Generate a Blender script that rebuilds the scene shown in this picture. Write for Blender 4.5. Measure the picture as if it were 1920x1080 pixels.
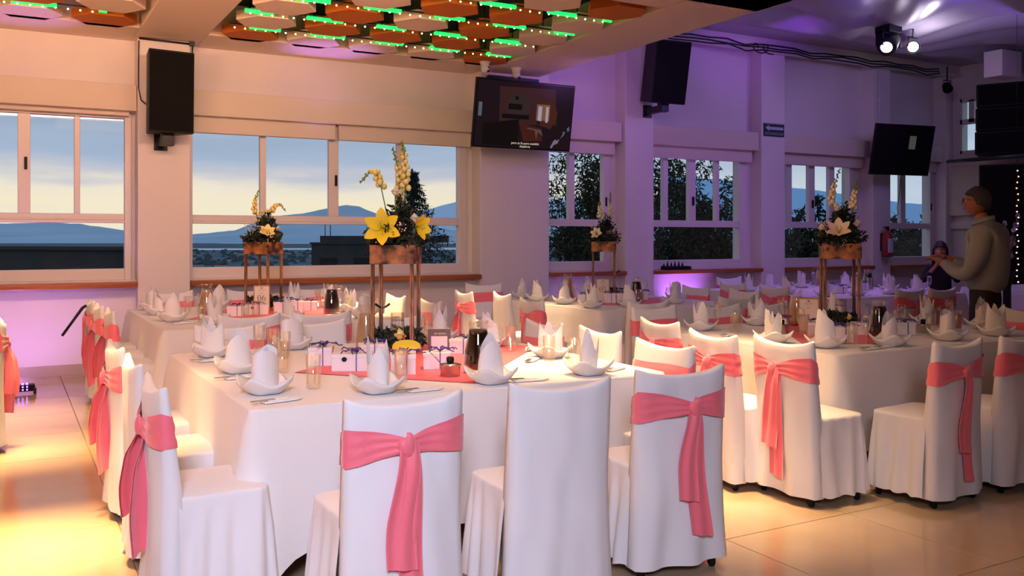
import bpy, bmesh, math, random
from mathutils import Vector, Matrix, noise
random.seed(7)
S = bpy.context.scene
for o in list(bpy.data.objects): bpy.data.objects.remove(o, do_unlink=True)
COL = S.collection
PI = math.pi
# ------------------------------------------------------------------ camera
YAW = math.atan(950/1700)
cam = bpy.data.cameras.new('camera'); cam.lens = 31.875; cam.sensor_width = 36; cam.shift_y = -95/1920
cam.clip_end = 30000; cam.clip_start = 0.05
camo = bpy.data.objects.new('camera', cam); COL.objects.link(camo)
camo.location = (0, 0, 1.45); camo.rotation_euler = (PI/2, 0, -YAW)
S.camera = camo
S.view_settings.view_transform = 'Standard'; S.view_settings.look = 'None'
S.view_settings.exposure = 0.0; S.view_settings.gamma = 1.0; S.view_settings.use_curve_mapping = False
# ------------------------------------------------------------------ world: dusk sky
w = bpy.data.worlds.new('dusk_sky'); S.world = w; w.use_nodes = True
nt = w.node_tree; N = nt.nodes; L = nt.links
for n in list(N): N.remove(n)
def nd(t, **k):
    n = N.new(t)
    for a, b in k.items(): setattr(n, a, b)
    return n
out = nd('ShaderNodeOutputWorld'); bg = nd('ShaderNodeBackground'); L.new(bg.outputs[0], out.inputs[0])
tc = nd('ShaderNodeTexCoord'); sep = nd('ShaderNodeSeparateXYZ'); L.new(tc.outputs['Generated'], sep.inputs[0])
def ramp(stops, src):
    r = nd('ShaderNodeValToRGB'); e = r.color_ramp.elements
    while len(e) < len(stops): e.new(0.5)
    for i, (p, c) in enumerate(stops): e[i].position = p; e[i].color = (*c, 1)
    L.new(src, r.inputs[0]); return r
# stretched cloud noise, shifts the height at which the bands sit
mp = nd('ShaderNodeMapping'); mp.inputs['Scale'].default_value = (2.2, 2.2, 16); L.new(tc.outputs['Generated'], mp.inputs[0])
nz = nd('ShaderNodeTexNoise'); nz.inputs['Scale'].default_value = 2.4; nz.inputs['Detail'].default_value = 6; L.new(mp.outputs[0], nz.inputs['Vector'])
m1 = nd('ShaderNodeMath', operation='MULTIPLY_ADD'); L.new(nz.outputs[0], m1.inputs[0]); m1.inputs[1].default_value = 0.07; m1.inputs[2].default_value = -0.035
m2 = nd('ShaderNodeMath', operation='ADD'); L.new(m1.outputs[0], m2.inputs[0]); L.new(sep.outputs['Z'], m2.inputs[1])
warm = ramp([(0.0, (0.92, 0.84, 0.66)), (0.030, (1.0, 0.88, 0.62)), (0.050, (0.95, 0.85, 0.66)), (0.066, (0.62, 0.62, 0.66)), (0.085, (0.42, 0.52, 0.66)), (0.12, (0.33, 0.43, 0.55)), (0.30, (0.30, 0.39, 0.51)), (1, (0.27, 0.36, 0.48))], m2.outputs[0])
cool = ramp([(0.0, (0.55, 0.68, 0.80)), (0.05, (0.62, 0.74, 0.86)), (0.09, (0.50, 0.62, 0.74)), (0.14, (0.36, 0.52, 0.70)), (0.30, (0.30, 0.41, 0.55)), (1, (0.27, 0.36, 0.48))], m2.outputs[0])
mx = nd('ShaderNodeMixRGB')
# glow of the set sun lies to the left of the view: azimuth weight
az = nd('ShaderNodeMath', operation='MULTIPLY_ADD'); L.new(sep.outputs['X'], az.inputs[0]); az.inputs[1].default_value = 2.4; az.inputs[2].default_value = -0.95; az.use_clamp = True
L.new(az.outputs[0], mx.inputs[0]); L.new(warm.outputs[0], mx.inputs[1]); L.new(cool.outputs[0], mx.inputs[2])
L.new(mx.outputs[0], bg.inputs[0]); bg.inputs[1].default_value = 1.0
# ------------------------------------------------------------------ lights
def aim(o, d):
    o.rotation_euler = Vector(d).to_track_quat('-Z', 'Y').to_euler()
def area(name, loc, d, sx, sy, power, color, spread=180):
    l = bpy.data.lights.new(name, 'AREA'); l.shape = 'RECTANGLE'; l.size = sx; l.size_y = sy; l.energy = power; l.color = color; l.spread = math.radians(spread)
    o = bpy.data.objects.new(name, l); COL.objects.link(o); o.location = loc; aim(o, d); return o
def spot(name, loc, tgt, power, color, deg, blend=0.5, rad=0.05):
    l = bpy.data.lights.new(name, 'SPOT'); l.energy = power; l.color = color; l.spot_size = math.radians(deg); l.spot_blend = blend; l.shadow_soft_size = rad
    o = bpy.data.objects.new(name, l); COL.objects.link(o); o.location = loc; aim(o, Vector(tgt)-Vector(loc)); return o
WARM = (1.0, 0.62, 0.34); PURP = (0.45, 0.16, 1.0); COOL = (0.86, 0.88, 1.0)
area('warm_fill_near', (2.4, 3.6, 3.52), (0, 0.05, -1), 3.2, 2.0, 30, WARM)  # added warm fill out of view, stands in for ceiling bounce
area('warm_fill_left', (-1.6, 5.0, 3.52), (0, 0.1, -1), 3.0, 3.0, 26, WARM)  # second added warm fill, over the left aisle
area('wall_fill', (1.3, 5.9, 3.42), (-0.10, 1, -0.12), 4.2, 0.25, 60, (1.0, 0.54, 0.36), 118)  # added out of view to brighten the upper window wall
area('ceiling_fill_left', (-2.2, 4.2, 2.3), (0.36, 0.62, 0.80), 1.2, 0.5, 165, (1.0, 0.50, 0.25), 95)  # unseen lamp added to lift the beam and hexagon undersides
area('rear_fill', (-0.85, -1.6, 3.1), (0.32, 0.88, -0.46), 1.0, 1.0, 42, (0.72, 0.74, 1.0), 66)  # added cool fill behind the camera, in place of a flash
for i, (y, p, sx, x) in enumerate([(4.75, 52, 2.4, -0.7), (6.95, 34, 2.4, -0.7), (7.9, 12, 2.4, -0.7), (8.55, 13, 2.4, -0.7)]):
    area('floor_wash_%d' % i, (x, y, 3.5), (0, 0, -1), sx, 0.06, p, (1.0, 0.62, 0.24), 26)
for i, (x, y, p, sx) in enumerate([(2.7, 4.35, 13, 0.8), (3.75, 4.5, 13, 0.7), (3.2, 8.2, 22, 1.0), (4.3, 8.0, 16, 0.8), (3.45, 3.75, 10, 0.5)]):
    area('table_wash_%d' % i, (x, y, 3.5), (0, 0, -1), sx, 0.16, p, (1.0, 0.64, 0.32), 34)
# purple side of the hall
area('purple_wash', (9.9, 6.5, 4.0), (-0.12, 1, -0.2), 4.2, 0.4, 31, (0.38, 0.21, 1.0), 150)
area('purple_column_wash', (6.9, 8.9, 3.3), (0.05, 1, 0.45), 0.5, 0.3, 9, (0.58, 0.24, 1.0))
spot('purple_par_wall', (0.12, 9.62, 0.16), (0.16, 10.66, 0.75), 36, (0.58, 0.26, 1.0), 110, 0.9)
spot('purple_par_ceiling', (0.12, 9.62, 0.16), (0.12, 9.9, 3.6), 260, (0.50, 0.25, 1.0), 24, 0.9)
spot('purple_par_sill', (8.75, 10.2, 0.1), (8.8, 10.6, 0.75), 85, PURP, 80, 0.9)
spot('purple_par_sill_b', (6.9, 10.1, 0.1), (6.9, 10.6, 0.8), 12, PURP, 90, 0.9)
spot('purple_par_soffit', (3.2, 10.2, 0.1), (3.25, 10.1, 3.6), 420, (0.50, 0.25, 1.0), 22, 0.9)
spot('purple_ceiling_spot', (9.4, 8.0, 3.5), (9.7, 9.7, 4.45), 60, (0.36, 0.06, 1.0), 60, 0.9)
area('purple_table_wash', (9.6, 8.2, 4.0), (0, 0, -1), 1.5, 0.8, 14, PURP, 120)
area('hall_near_right', (8.0, 2.0, 4.2), (-0.3, 0.4, -1), 2.0, 1.5, 3.5, (0.85, 0.55, 0.75))
pl = bpy.data.lights.new('spotlight_glare', 'POINT'); pl.energy = 14; pl.color = (0.95, 0.85, 1.0); pl.shadow_soft_size = 0.05
plo = bpy.data.objects.new('spotlight_glare', pl); COL.objects.link(plo); plo.location = (11.0, 8.05, 4.0)
# ------------------------------------------------------------------ materials
def mat(name, col, rough=0.6, metal=0.0, spec=0.5, bump=None, var=None, emit=None, sheen=0, wood=None):
    m = bpy.data.materials.new(name); m.use_nodes = True; n = m.node_tree.nodes; l = m.node_tree.links
    b = n['Principled BSDF']; b.inputs['Base Color'].default_value = (*col, 1); b.inputs['Roughness'].default_value = rough
    b.inputs['Metallic'].default_value = metal; b.inputs['Specular IOR Level'].default_value = spec
    if sheen: b.inputs['Sheen Weight'].default_value = sheen
    t = n.new('ShaderNodeTexCoord')
    if var:   # (scale, second colour, detail)
        z = n.new('ShaderNodeTexNoise'); z.inputs['Scale'].default_value = var[0]; z.inputs['Detail'].default_value = var[2] if len(var) > 2 else 3
        l.new(t.outputs['Object'], z.inputs['Vector'])
        r = n.new('ShaderNodeValToRGB'); r.color_ramp.elements[0].position = 0.38; r.color_ramp.elements[1].position = 0.64
        r.color_ramp.elements[0].color = (*col, 1); r.color_ramp.elements[1].color = (*var[1], 1)
        l.new(z.outputs[0], r.inputs[0]); l.new(r.outputs[0], b.inputs['Base Color'])
    if wood:  # (scale vector, second colour)
        mpp = n.new('ShaderNodeMapping'); mpp.inputs['Scale'].default_value = wood[0]; l.new(t.outputs['Object'], mpp.inputs[0])
        z = n.new('ShaderNodeTexNoise'); z.inputs['Scale'].default_value = 1; z.inputs['Detail'].default_value = 5; l.new(mpp.outputs[0], z.inputs['Vector'])
        r = n.new('ShaderNodeValToRGB'); r.color_ramp.elements[0].position = 0.4; r.color_ramp.elements[1].position = 0.62
        r.color_ramp.elements[0].color = (*col, 1); r.color_ramp.elements[1].color = (*wood[1], 1)
        l.new(z.outputs[0], r.inputs[0]); l.new(r.outputs[0], b.inputs['Base Color'])
    if bump:  # (scale, strength)
        z = n.new('ShaderNodeTexNoise'); z.inputs['Scale'].default_value = bump[0]; z.inputs['Detail'].default_value = 4; l.new(t.outputs['Object'], z.inputs['Vector'])
        bp = n.new('ShaderNodeBump'); bp.inputs['Strength'].default_value = bump[1]; bp.inputs['Distance'].default_value = 0.01
        l.new(z.outputs[0], bp.inputs['Height']); l.new(bp.outputs[0], b.inputs['Normal'])
    if emit: b.inputs['Emission Color'].default_value = (*emit[0], 1); b.inputs['Emission Strength'].default_value = emit[1]
    return m
def glassmat(name, tint=(1, 1, 1), refl=0.12, edge=0.65):
    m = bpy.data.materials.new(name); m.use_nodes = True; n = m.node_tree.nodes; l = m.node_tree.links
    for x in list(n): n.remove(x)
    o = n.new('ShaderNodeOutputMaterial'); mxs = n.new('ShaderNodeMixShader'); tr = n.new('ShaderNodeBsdfTransparent'); gl = n.new('ShaderNodeBsdfGlossy')
    tr.inputs[0].default_value = (*tint, 1); gl.inputs['Roughness'].default_value = 0.03; gl.inputs[0].default_value = (1, 1, 1, 1)
    lw = n.new('ShaderNodeLayerWeight'); lw.inputs['Blend'].default_value = 0.25
    mr = n.new('ShaderNodeMapRange'); mr.inputs['To Min'].default_value = refl*0.35; mr.inputs['To Max'].default_value = edge
    l.new(lw.outputs['Facing'], mr.inputs['Value']); l.new(mr.outputs[0], mxs.inputs[0]); l.new(tr.outputs[0], mxs.inputs[1]); l.new(gl.outputs[0], mxs.inputs[2]); l.new(mxs.outputs[0], o.inputs[0])
    return m
M = {}
M['plaster'] = mat('plaster', (0.74, 0.69, 0.66), 0.75, bump=(60, 0.12), var=(1.3, (0.78, 0.72, 0.69)))
M['beam'] = mat('beam_paint', (0.82, 0.66, 0.53), 0.7, bump=(40, 0.08))
M['void'] = mat('black_ceiling', (0.012, 0.012, 0.013), 0.8)
M['frame'] = mat('window_aluminium', (0.74, 0.68, 0.64), 0.4)
M['glass'] = glassmat('window_glass', (0.97, 0.98, 1.0), 0.05, 0.30)
M['sill'] = mat('sill_wood', (0.28, 0.075, 0.018), 0.3, wood=((1.2, 30, 40), (0.40, 0.13, 0.03)))
M['base'] = mat('baseboard_tile', (0.45, 0.36, 0.27), 0.25)
M['tile'] = mat('floor_tile', (0.50, 0.37, 0.235), 0.13, var=(2.2, (0.55, 0.41, 0.265), 5))
M['grout'] = mat('grout', (0.22, 0.17, 0.12), 0.8)
M['blind'] = mat('blind_fabric', (0.70, 0.61, 0.50), 0.8, bump=(180, 0.15))
M['white'] = mat('white_cover_fabric', (0.83, 0.82, 0.82), 0.85, bump=(420, 0.12), sheen=0.2)
M['cloth'] = mat('tablecloth_fabric', (0.83, 0.80, 0.77), 0.85, bump=(300, 0.15), sheen=0.2)
M['pink'] = mat('coral_satin', (0.94, 0.178, 0.23), 0.55, sheen=0.4, bump=(90, 0.15))
M['runner'] = mat('coral_runner', (0.90, 0.17, 0.22), 0.5, bump=(70, 0.2))
M['black'] = mat('black_plastic', (0.006, 0.006, 0.006), 0.5, spec=0.25)
M['grille'] = mat('speaker_grille', (0.005, 0.005, 0.005), 0.75, spec=0.15, bump=(500, 0.5))
M['dark'] = mat('dark_metal', (0.03, 0.03, 0.032), 0.4, metal=0.6)
M['steel'] = mat('steel', (0.55, 0.53, 0.50), 0.25, metal=1.0)
M['orange'] = mat('orange_foam', (0.52, 0.135, 0.008), 0.85, bump=(120, 0.2))
M['peach'] = mat('white_foam', (0.85, 0.67, 0.53), 0.85, bump=(120, 0.2))
M['led'] = mat('green_led', (0.02, 0.4, 0.08), 0.5, emit=((0.008, 1.0, 0.10), 2.2))
M['ledw'] = mat('warm_led', (1, 0.8, 0.5), 0.5, emit=((1.0, 0.72, 0.38), 8))
M['ledp'] = mat('purple_led', (0.3, 0.1, 0.9), 0.5, emit=((0.35, 0.12, 1.0), 6))
M['bulb'] = mat('fairy_bulb', (1, 0.8, 0.5), 0.5, emit=((1.0, 0.55, 0.35), 3))
M['lens'] = mat('lit_lens', (1, 1, 1), 0.3, emit=((0.95, 0.85, 1.0), 14))
M['wood'] = mat('burnt_wood', (0.030, 0.010, 0.004), 0.6, var=(13, (0.46, 0.19, 0.055), 5), bump=(60, 0.3))
M['legwood'] = mat('scorched_leg_wood', (0.10, 0.04, 0.016), 0.6, wood=((50, 50, 7), (0.42, 0.22, 0.10)))
M['china'] = mat('white_china', (0.84, 0.83, 0.81), 0.22)
M['napkin'] = mat('napkin_linen', (0.86, 0.84, 0.83), 0.85, bump=(260, 0.15), sheen=0.2)
M['tumbler'] = glassmat('drinking_glass', (0.985, 0.975, 0.955), 0.13, 0.55)
M['cola'] = mat('cola', (0.014, 0.004, 0.003), 0.08)
M['horchata'] = mat('horchata', (0.50, 0.33, 0.17), 0.3)
M['beer'] = mat('amber_drink', (0.35, 0.08, 0.015), 0.1)
M['holder'] = mat('brushed_grey_card', (0.13, 0.105, 0.085), 0.4)
M['box'] = mat('white_card', (0.86, 0.83, 0.82), 0.55)
M['ribbon'] = mat('purple_ribbon', (0.055, 0.035, 0.26), 0.25)
M['ink'] = mat('black_ink', (0.03, 0.02, 0.018), 0.7)
M['goldink'] = mat('brown_ink', (0.20, 0.10, 0.05), 0.6)
M['card'] = mat('sign_card', (0.80, 0.70, 0.58), 0.6)
M['signwood'] = mat('sign_frame_wood', (0.45, 0.18, 0.04), 0.5, wood=((20, 20, 4), (0.55, 0.26, 0.07)))
M['yellow'] = mat('yellow_petal', (0.86, 0.62, 0.012), 0.6)
M['cream'] = mat('cream_petal', (0.86, 0.74, 0.36), 0.6, var=(30, (0.85, 0.66, 0.10)))
M['ivory'] = mat('ivory_petal', (0.85, 0.76, 0.58), 0.6)
M['pinkwhite'] = mat('blush_petal', (0.80, 0.62, 0.52), 0.6)
M['leaf'] = mat('dark_leaf', (0.008, 0.016, 0.009), 0.5, var=(20, (0.02, 0.035, 0.02)))
M['stem'] = mat('green_stem', (0.10, 0.20, 0.02), 0.6)
M['bud'] = mat('green_bud', (0.24, 0.34, 0.03), 0.6)
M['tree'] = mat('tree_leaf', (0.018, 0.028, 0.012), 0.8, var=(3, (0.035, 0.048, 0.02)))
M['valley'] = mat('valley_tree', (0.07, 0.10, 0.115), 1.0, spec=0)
M['bark'] = mat('bark', (0.05, 0.04, 0.03), 0.9)
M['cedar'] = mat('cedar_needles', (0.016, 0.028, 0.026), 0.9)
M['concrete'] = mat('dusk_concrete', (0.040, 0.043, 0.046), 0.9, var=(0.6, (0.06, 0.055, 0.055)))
M['hill_near'] = mat('hill_near', (0.42, 0.57, 0.72), 1.0, spec=0, var=(0.0012, (0.50, 0.66, 0.82), 6))  # distance haze put into the base colours
M['hill_far'] = mat('hill_far', (0.62, 0.80, 0.98), 1.0, spec=0)  # paler still: more haze mixed into the colour
M['hill_blue'] = mat('hill_blue', (0.38, 0.66, 0.98), 1.0, spec=0)  # blue of the haze put into the slope colour
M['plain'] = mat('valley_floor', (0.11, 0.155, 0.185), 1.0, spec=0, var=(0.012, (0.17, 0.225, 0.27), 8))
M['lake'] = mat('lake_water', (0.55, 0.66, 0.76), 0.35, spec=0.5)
M['house'] = mat('house_wall', (0.40, 0.40, 0.40), 0.9)
M['drape'] = mat('ceiling_satin', (0.36, 0.33, 0.40), 0.32)
M['hallceil'] = mat('hall_ceiling', (0.45, 0.42, 0.46), 0.8)
M['skin'] = mat('skin', (0.42, 0.17, 0.10), 0.55)
M['hairgrey'] = mat('grey_hair', (0.075, 0.075, 0.078), 0.8, bump=(120, 1.0))
M['hairblack'] = mat('black_hair', (0.008, 0.006, 0.006), 0.4, bump=(80, 0.6))
M['shirt'] = mat('pale_shirt', (0.36, 0.40, 0.36), 0.8, bump=(14, 0.35))
M['trouser'] = mat('black_trousers', (0.012, 0.012, 0.013), 0.8)
M['blacktop'] = mat('black_top', (0.012, 0.01, 0.012), 0.8)
M['red'] = mat('extinguisher_red', (0.30, 0.03, 0.02), 0.35)
M['label'] = mat('extinguisher_label', (0.50, 0.50, 0.55), 0.5)
M['signgreen'] = mat('exit_sign_green', (0.012, 0.030, 0.026), 0.5)
M['signwhite'] = mat('exit_sign_white', (0.45, 0.55, 0.56), 0.5)
M['screen_dark'] = mat('screen_off', (0.008, 0.008, 0.009), 0.25, spec=0.2)
M['bluestrip'] = mat('white_tape', (0.6, 0.62, 0.66), 0.3)
M['vase_water'] = mat('water_purple', (0.35, 0.30, 0.55), 0.2)  # purple light in the vase put into the water colour
M['lime'] = mat('lime_slice', (0.45, 0.55, 0.02), 0.4)
# ------------------------------------------------------------------ geometry helpers
class MB:
    def __init__(s): s.v = []; s.f = []; s.sm = []; s.mi = []; s.cur = 0
    def add(s, vs, fs, smooth=False):
        o = len(s.v); s.v += [tuple(p) for p in vs]
        for f in fs: s.f.append(tuple(i+o for i in f)); s.sm.append(smooth); s.mi.append(s.cur)
        return s
    def box(s, x0, x1, y0, y1, z0, z1, T=None):
        vs = [(x, y, z) for z in (z0, z1) for y in (y0, y1) for x in (x0, x1)]
        if T: vs = [T @ Vector(p) for p in vs]
        return s.add(vs, [(0, 2, 3, 1), (4, 5, 7, 6), (0, 1, 5, 4), (2, 6, 7, 3), (0, 4, 6, 2), (1, 3, 7, 5)])
    def lathe(s, prof, n=20, T=None, smooth=True, capb=True, capt=True):
        vs = []; fs = []
        for r, z in prof:
            for i in range(n):
                a = 2*PI*i/n; vs.append(Vector((r*math.cos(a), r*math.sin(a), z)))
        for k in range(len(prof)-1):
            for i in range(n):
                j = (i+1) % n; fs.append((k*n+i, k*n+j, (k+1)*n+j, (k+1)*n+i))
        if T: vs = [T @ p for p in vs]
        s.add(vs, fs, smooth); o = len(s.v)-len(vs)
        if capb and prof[0][0] > 1e-5: s.f.append(tuple(o+i for i in reversed(range(n)))); s.sm.append(False); s.mi.append(s.cur)
        if capt and prof[-1][0] > 1e-5: s.f.append(tuple(o+(len(prof)-1)*n+i for i in range(n))); s.sm.append(False); s.mi.append(s.cur)
        return s
    def tube(s, pts, r, n=6, smooth=True):
        pts = [Vector(p) for p in pts]; m = len(pts); rr = r if isinstance(r, (list, tuple)) else [r]*m
        vs = []; up = Vector((0, 0, 1))
        for k in range(m):
            t = (pts[min(k+1, m-1)]-pts[max(k-1, 0)]).normalized()
            a = t.cross(up) if abs(t.dot(up)) < 0.95 else t.cross(Vector((1, 0, 0)))
            a.normalize(); b = t.cross(a)
            for i in range(n):
                q = 2*PI*i/n; vs.append(pts[k]+(a*math.cos(q)+b*math.sin(q))*rr[k])
        fs = [(k*n+i, k*n+(i+1) % n, (k+1)*n+(i+1) % n, (k+1)*n+i) for k in range(m-1) for i in range(n)]
        fs += [tuple(reversed(range(n))), tuple((m-1)*n+i for i in range(n))]
        return s.add(vs, fs, smooth)
    def grid(s, fn, nu, nv, cu=False, smooth=True):
        vs = [fn(u/(nu if cu else nu-1), v/(nv-1)) for v in range(nv) for u in range(nu)]
        fs = []
        for v in range(nv-1):
            for u in range(nu if cu else nu-1):
                q = (u+1) % nu; fs.append((v*nu+u, v*nu+q, (v+1)*nu+q, (v+1)*nu+u))
        return s.add(vs, fs, smooth)
    def prism(s, poly, z0, z1, T=None):
        n = len(poly); vs = [Vector((x, y, z)) for z in (z0, z1) for x, y in poly]
        if T: vs = [T @ p for p in vs]
        fs = [tuple(reversed(range(n))), tuple(range(n, 2*n))]+[(i, (i+1) % n, n+(i+1) % n, n+i) for i in range(n)]
        return s.add(vs, fs)
    def ball(s, c, r, n=8, m=6, sc=(1, 1, 1), T=None):
        c = Vector(c); vs = [Vector((0, 0, -1))]; fs = []
        for k in range(1, m):
            a = -PI/2+PI*k/m
            for i in range(n): b = 2*PI*i/n; vs.append(Vector((math.cos(a)*math.cos(b), math.cos(a)*math.sin(b), math.sin(a))))
        vs.append(Vector((0, 0, 1))); e = len(vs)-1
        for i in range(n):
            j = (i+1) % n; fs.append((0, 1+j, 1+i)); fs.append((e, e-n+i, e-n+j))
            for k in range(m-2): fs.append((1+k*n+i, 1+k*n+j, 1+(k+1)*n+j, 1+(k+1)*n+i))
        vs = [Vector((p.x*sc[0]*r, p.y*sc[1]*r, p.z*sc[2]*r)) for p in vs]
        if T: vs = [T @ p for p in vs]
        return s.add([p+c for p in vs], fs, True)
    def mesh(s, name, m):
        me = bpy.data.meshes.new(name); me.from_pydata(s.v, [], s.f); me.polygons.foreach_set('use_smooth', s.sm)
        ms = m if isinstance(m, list) else [m]
        for x in ms: me.materials.append(M[x] if isinstance(x, str) else x)
        me.polygons.foreach_set('material_index', s.mi); me.update(); return me
    def build(s, name, m, parent=None, bev=0, loc=None):
        o = bpy.data.objects.new(name, s.mesh(name, m)); COL.objects.link(o)
        if parent: o.parent = parent
        if loc: o.location = loc
        if bev:
            b = o.modifiers.new('bevel', 'BEVEL'); b.width = bev; b.segments = 2; b.limit_method = 'ANGLE'; b.angle_limit = 0.9
        return o
def tag(o, label=None, cat=None, group=None, kind=None):
    if label: o['label'] = label
    if cat: o['category'] = cat
    if group: o['group'] = group
    if kind: o['kind'] = kind
    return o
def thing(name, label, cat, loc=(0, 0, 0), rz=0, group=None):
    o = bpy.data.objects.new(name, None); COL.objects.link(o); o.location = loc; o.rotation_euler = (0, 0, rz); o.empty_display_size = 0.05
    return tag(o, label, cat, group)
def struct(o): o['kind'] = 'structure'; return o
def dup(root, loc, rz=0, label=None, group=None, scale=None):
    def cp(o, p):
        c = o.copy(); COL.objects.link(c)
        if p: c.parent = p
        for ch in list(o.children): cp(ch, c)
        return c
    r = cp(root, None); r.location = loc; r.rotation_euler = (0, 0, rz)
    if label: r['label'] = label
    if group: r['group'] = group
    if scale: r.scale = scale
    return r
def Tr(x=0, y=0, z=0): return Matrix.Translation((x, y, z))
def Rz(a): return Matrix.Rotation(a, 4, 'Z')
def Rx(a): return Matrix.Rotation(a, 4, 'X')
def Ry(a): return Matrix.Rotation(a, 4, 'Y')
def text(name, body, size, m, parent, T, ext=0.0008):
    cu = bpy.data.curves.new(name, 'FONT'); cu.body = body; cu.size = size; cu.extrude = ext; cu.align_x = 'CENTER'; cu.align_y = 'CENTER'; cu.resolution_u = 3
    t = bpy.data.objects.new('tmp', cu); COL.objects.link(t)
    dg = bpy.context.evaluated_depsgraph_get(); me = bpy.data.meshes.new_from_object(t.evaluated_get(dg))
    bpy.data.objects.remove(t); me.materials.clear(); me.materials.append(M[m])
    o = bpy.data.objects.new(name, me); COL.objects.link(o); o.parent = parent; o.matrix_local = T; return o
def nse(x, y, z): return noise.noise(Vector((x, y, z)))
# ------------------------------------------------------------------ room shell
CA, SA = math.cos(YAW), math.sin(YAW)
def at(px, y, d):   # a point seen at that direction, d metres deep
    u = (px-960)/1700*d; return Vector((u*CA+d*SA, -u*SA+d*CA, 1.45-(y-445)/1700*d))
fl = struct(MB().box(-6, 15.2, -5, 10.9, -0.2, -0.004).build('floor', 'grout')); fl['label'] = 'glossy beige tiled hall floor'
tile0 = MB().box(-0.417, 0.417, -0.417, 0.417, -0.006, 0.0).build('tile', 'tile', fl, bev=0.002)
k = 0
for i in range(-4, 18):
    for j in range(-3, 9):
        x, y = 0.5+0.42+0.84*i, 3.30+0.42+0.84*j
        if x > 15: continue
        t = tile0 if k == 0 else tile0.copy()
        if k: COL.objects.link(t); t.parent = fl
        t.location = (x, y, 0); k += 1
WINS = [(-0.84, 1.2, [(-0.36, -0.30), (0.111, 0.228), (0.639, 0.696)], (0.185, 2.22), 0.067),
        (1.77, 5.28, [(2.598, 2.667), (3.427, 3.547), (4.314, 4.408)], (3.51, 2.14), 0.115),
        (6.1, 7.57, [(6.878, 6.976)], (7.50, 1.96), 0.11),
        (8.2, 10.14, [(8.547, 8.637), (9.037, 9.173), (9.566, 9.642)], (9.11, 2.0), 0.10),
        (10.82, 12.64, [(11.08, 11.196), (11.586, 11.723), (12.063, 12.19)], (11.66, 2.0), 0.10),
        (13.36, 14.77, [(13.87, 14.0)], (14.68, 2.0), 0.115)]
b = MB(); b.box(-6, 15.2, 10.62, 10.92, 0, 0.99)
b.box(-6, 15.2, 10.70, 10.92, 2.80, 4.6)
xs = [-6]+[v for q in WINS for v in q[:2]]+[15.2]
for i in range(0, len(xs), 2): b.box(xs[i], xs[i+1], 10.70, 10.92, 0.99, 2.80)
wb = struct(b.build('wall_back', 'plaster'))
for x0, x1, zt in [(1.24, 1.78, 3.6), (5.373, 6.418, 4.55), (7.687, 8.191, 4.47), (10.301, 10.806, 4.47), (12.864, 13.311, 4.47), (14.80, 15.0, 4.47)]:
    MB().box(x0, x1, 10.45, 10.72, 0, zt).build('pillar', 'plaster', wb, bev=0.012)
for i, (x0, x1) in enumerate([(-6, 1.24), (1.78, 5.373), (6.418, 7.687), (8.191, 10.301), (10.806, 12.864), (13.311, 14.8)]):
    MB().box(x0, x1, 10.60, 10.63, 0, 0.11).build('skirting', 'base', wb)
for n, (x0, x1, mu, hd, fr) in enumerate(WINS):
    b = MB(); ya, yb = 10.66, 10.76
    b.box(x0, x0+0.07, ya, yb, 0.99, 2.80); b.box(x1-fr, x1, ya, yb, 0.99, 2.80); b.box(x0+.07, x1-fr, ya+.003, yb-.003, 0.99, 1.11); b.box(x0+.07, x1-fr, ya-.004, yb-.003, 1.605, 1.636)
    b.box(x0+.07, x1-fr, ya+.003, yb-.003, 2.74, 2.80)
    wf = struct(b.build('window_%d' % (n+1), 'frame', bev=0.006))
    s = MB(); s.box(x0+0.07, x1-fr, 10.68, 10.75, 1.636, 1.705)
    for a, c in mu: s.box(a, c, 10.678, 10.752, 1.7045, 2.74)
    s.build('sash', 'frame', wf, bev=0.006)
    e = [x0+0.07]+[v for q in mu for v in q]+[x1-fr]
    for i in range(0, len(e), 2): MB().box(e[i], e[i+1], 10.712, 10.718, 1.70, 2.76).build('pane', 'glass', wf)
    MB().box(x0+0.07, x1-fr, 10.712, 10.718, 1.11, 1.606).build('pane', 'glass', wf)
    MB().box(hd[0]-0.014, hd[0]+0.014, 10.65, 10.682, hd[1]-0.065, hd[1]+0.065).build('window_handle', 'black', wf, bev=0.006)
    sx0, sx1 = [(-2.2, 1.235), (1.785, 5.368), (6.42, 7.68), (8.195, 10.296), (10.81, 12.86), (13.315, 14.8)][n]
    MB().box(sx0, sx1, 10.40, 10.64, 0.915, 0.972).build('window_sill', 'sill', wf, bev=0.006)
    # blind: boxed valance and the cloth rolled down a little
    bx0, bx1 = [(-2.0, 1.235), (1.785, 5.368), (6.42, 7.66), (8.2, 10.296), (10.81, 12.855), (13.315, 14.79)][n]
    place = ['over the leftmost window', 'over the wide window behind the 06 table', 'over the window right of the lit television', 'over the window left of the arrow sign', 'over the window right of the arrow sign', 'behind the dark television']
    bl = thing('roller_blind', 'beige roman blind folded up '+place[n], 'blind', ((bx0+bx1)/2, 10.6, 2.9), 0, 'window blinds'); c = (bx0+bx1)/2
    MB().box(bx0-c, bx1-c, -0.10, 0.09, -0.085, 0.19).build('valance', 'blind', bl, bev=0.008)
    MB().box(bx0-c, bx1-c, -0.115, 0.09, -0.09, -0.075).build('valance_rail', 'blind', bl)
    zb = -0.14 if n == 0 else -0.275
    for i, (fa, fb) in enumerate([(bx0, 3.48), (3.52, 5.30)] if n == 1 else [(bx0, bx1-0.06)]):
        MB().box(fa-c, fb-c, -0.02, 0.05, zb, -0.08).build('blind_fold', 'blind', bl, bev=0.01)
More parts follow.
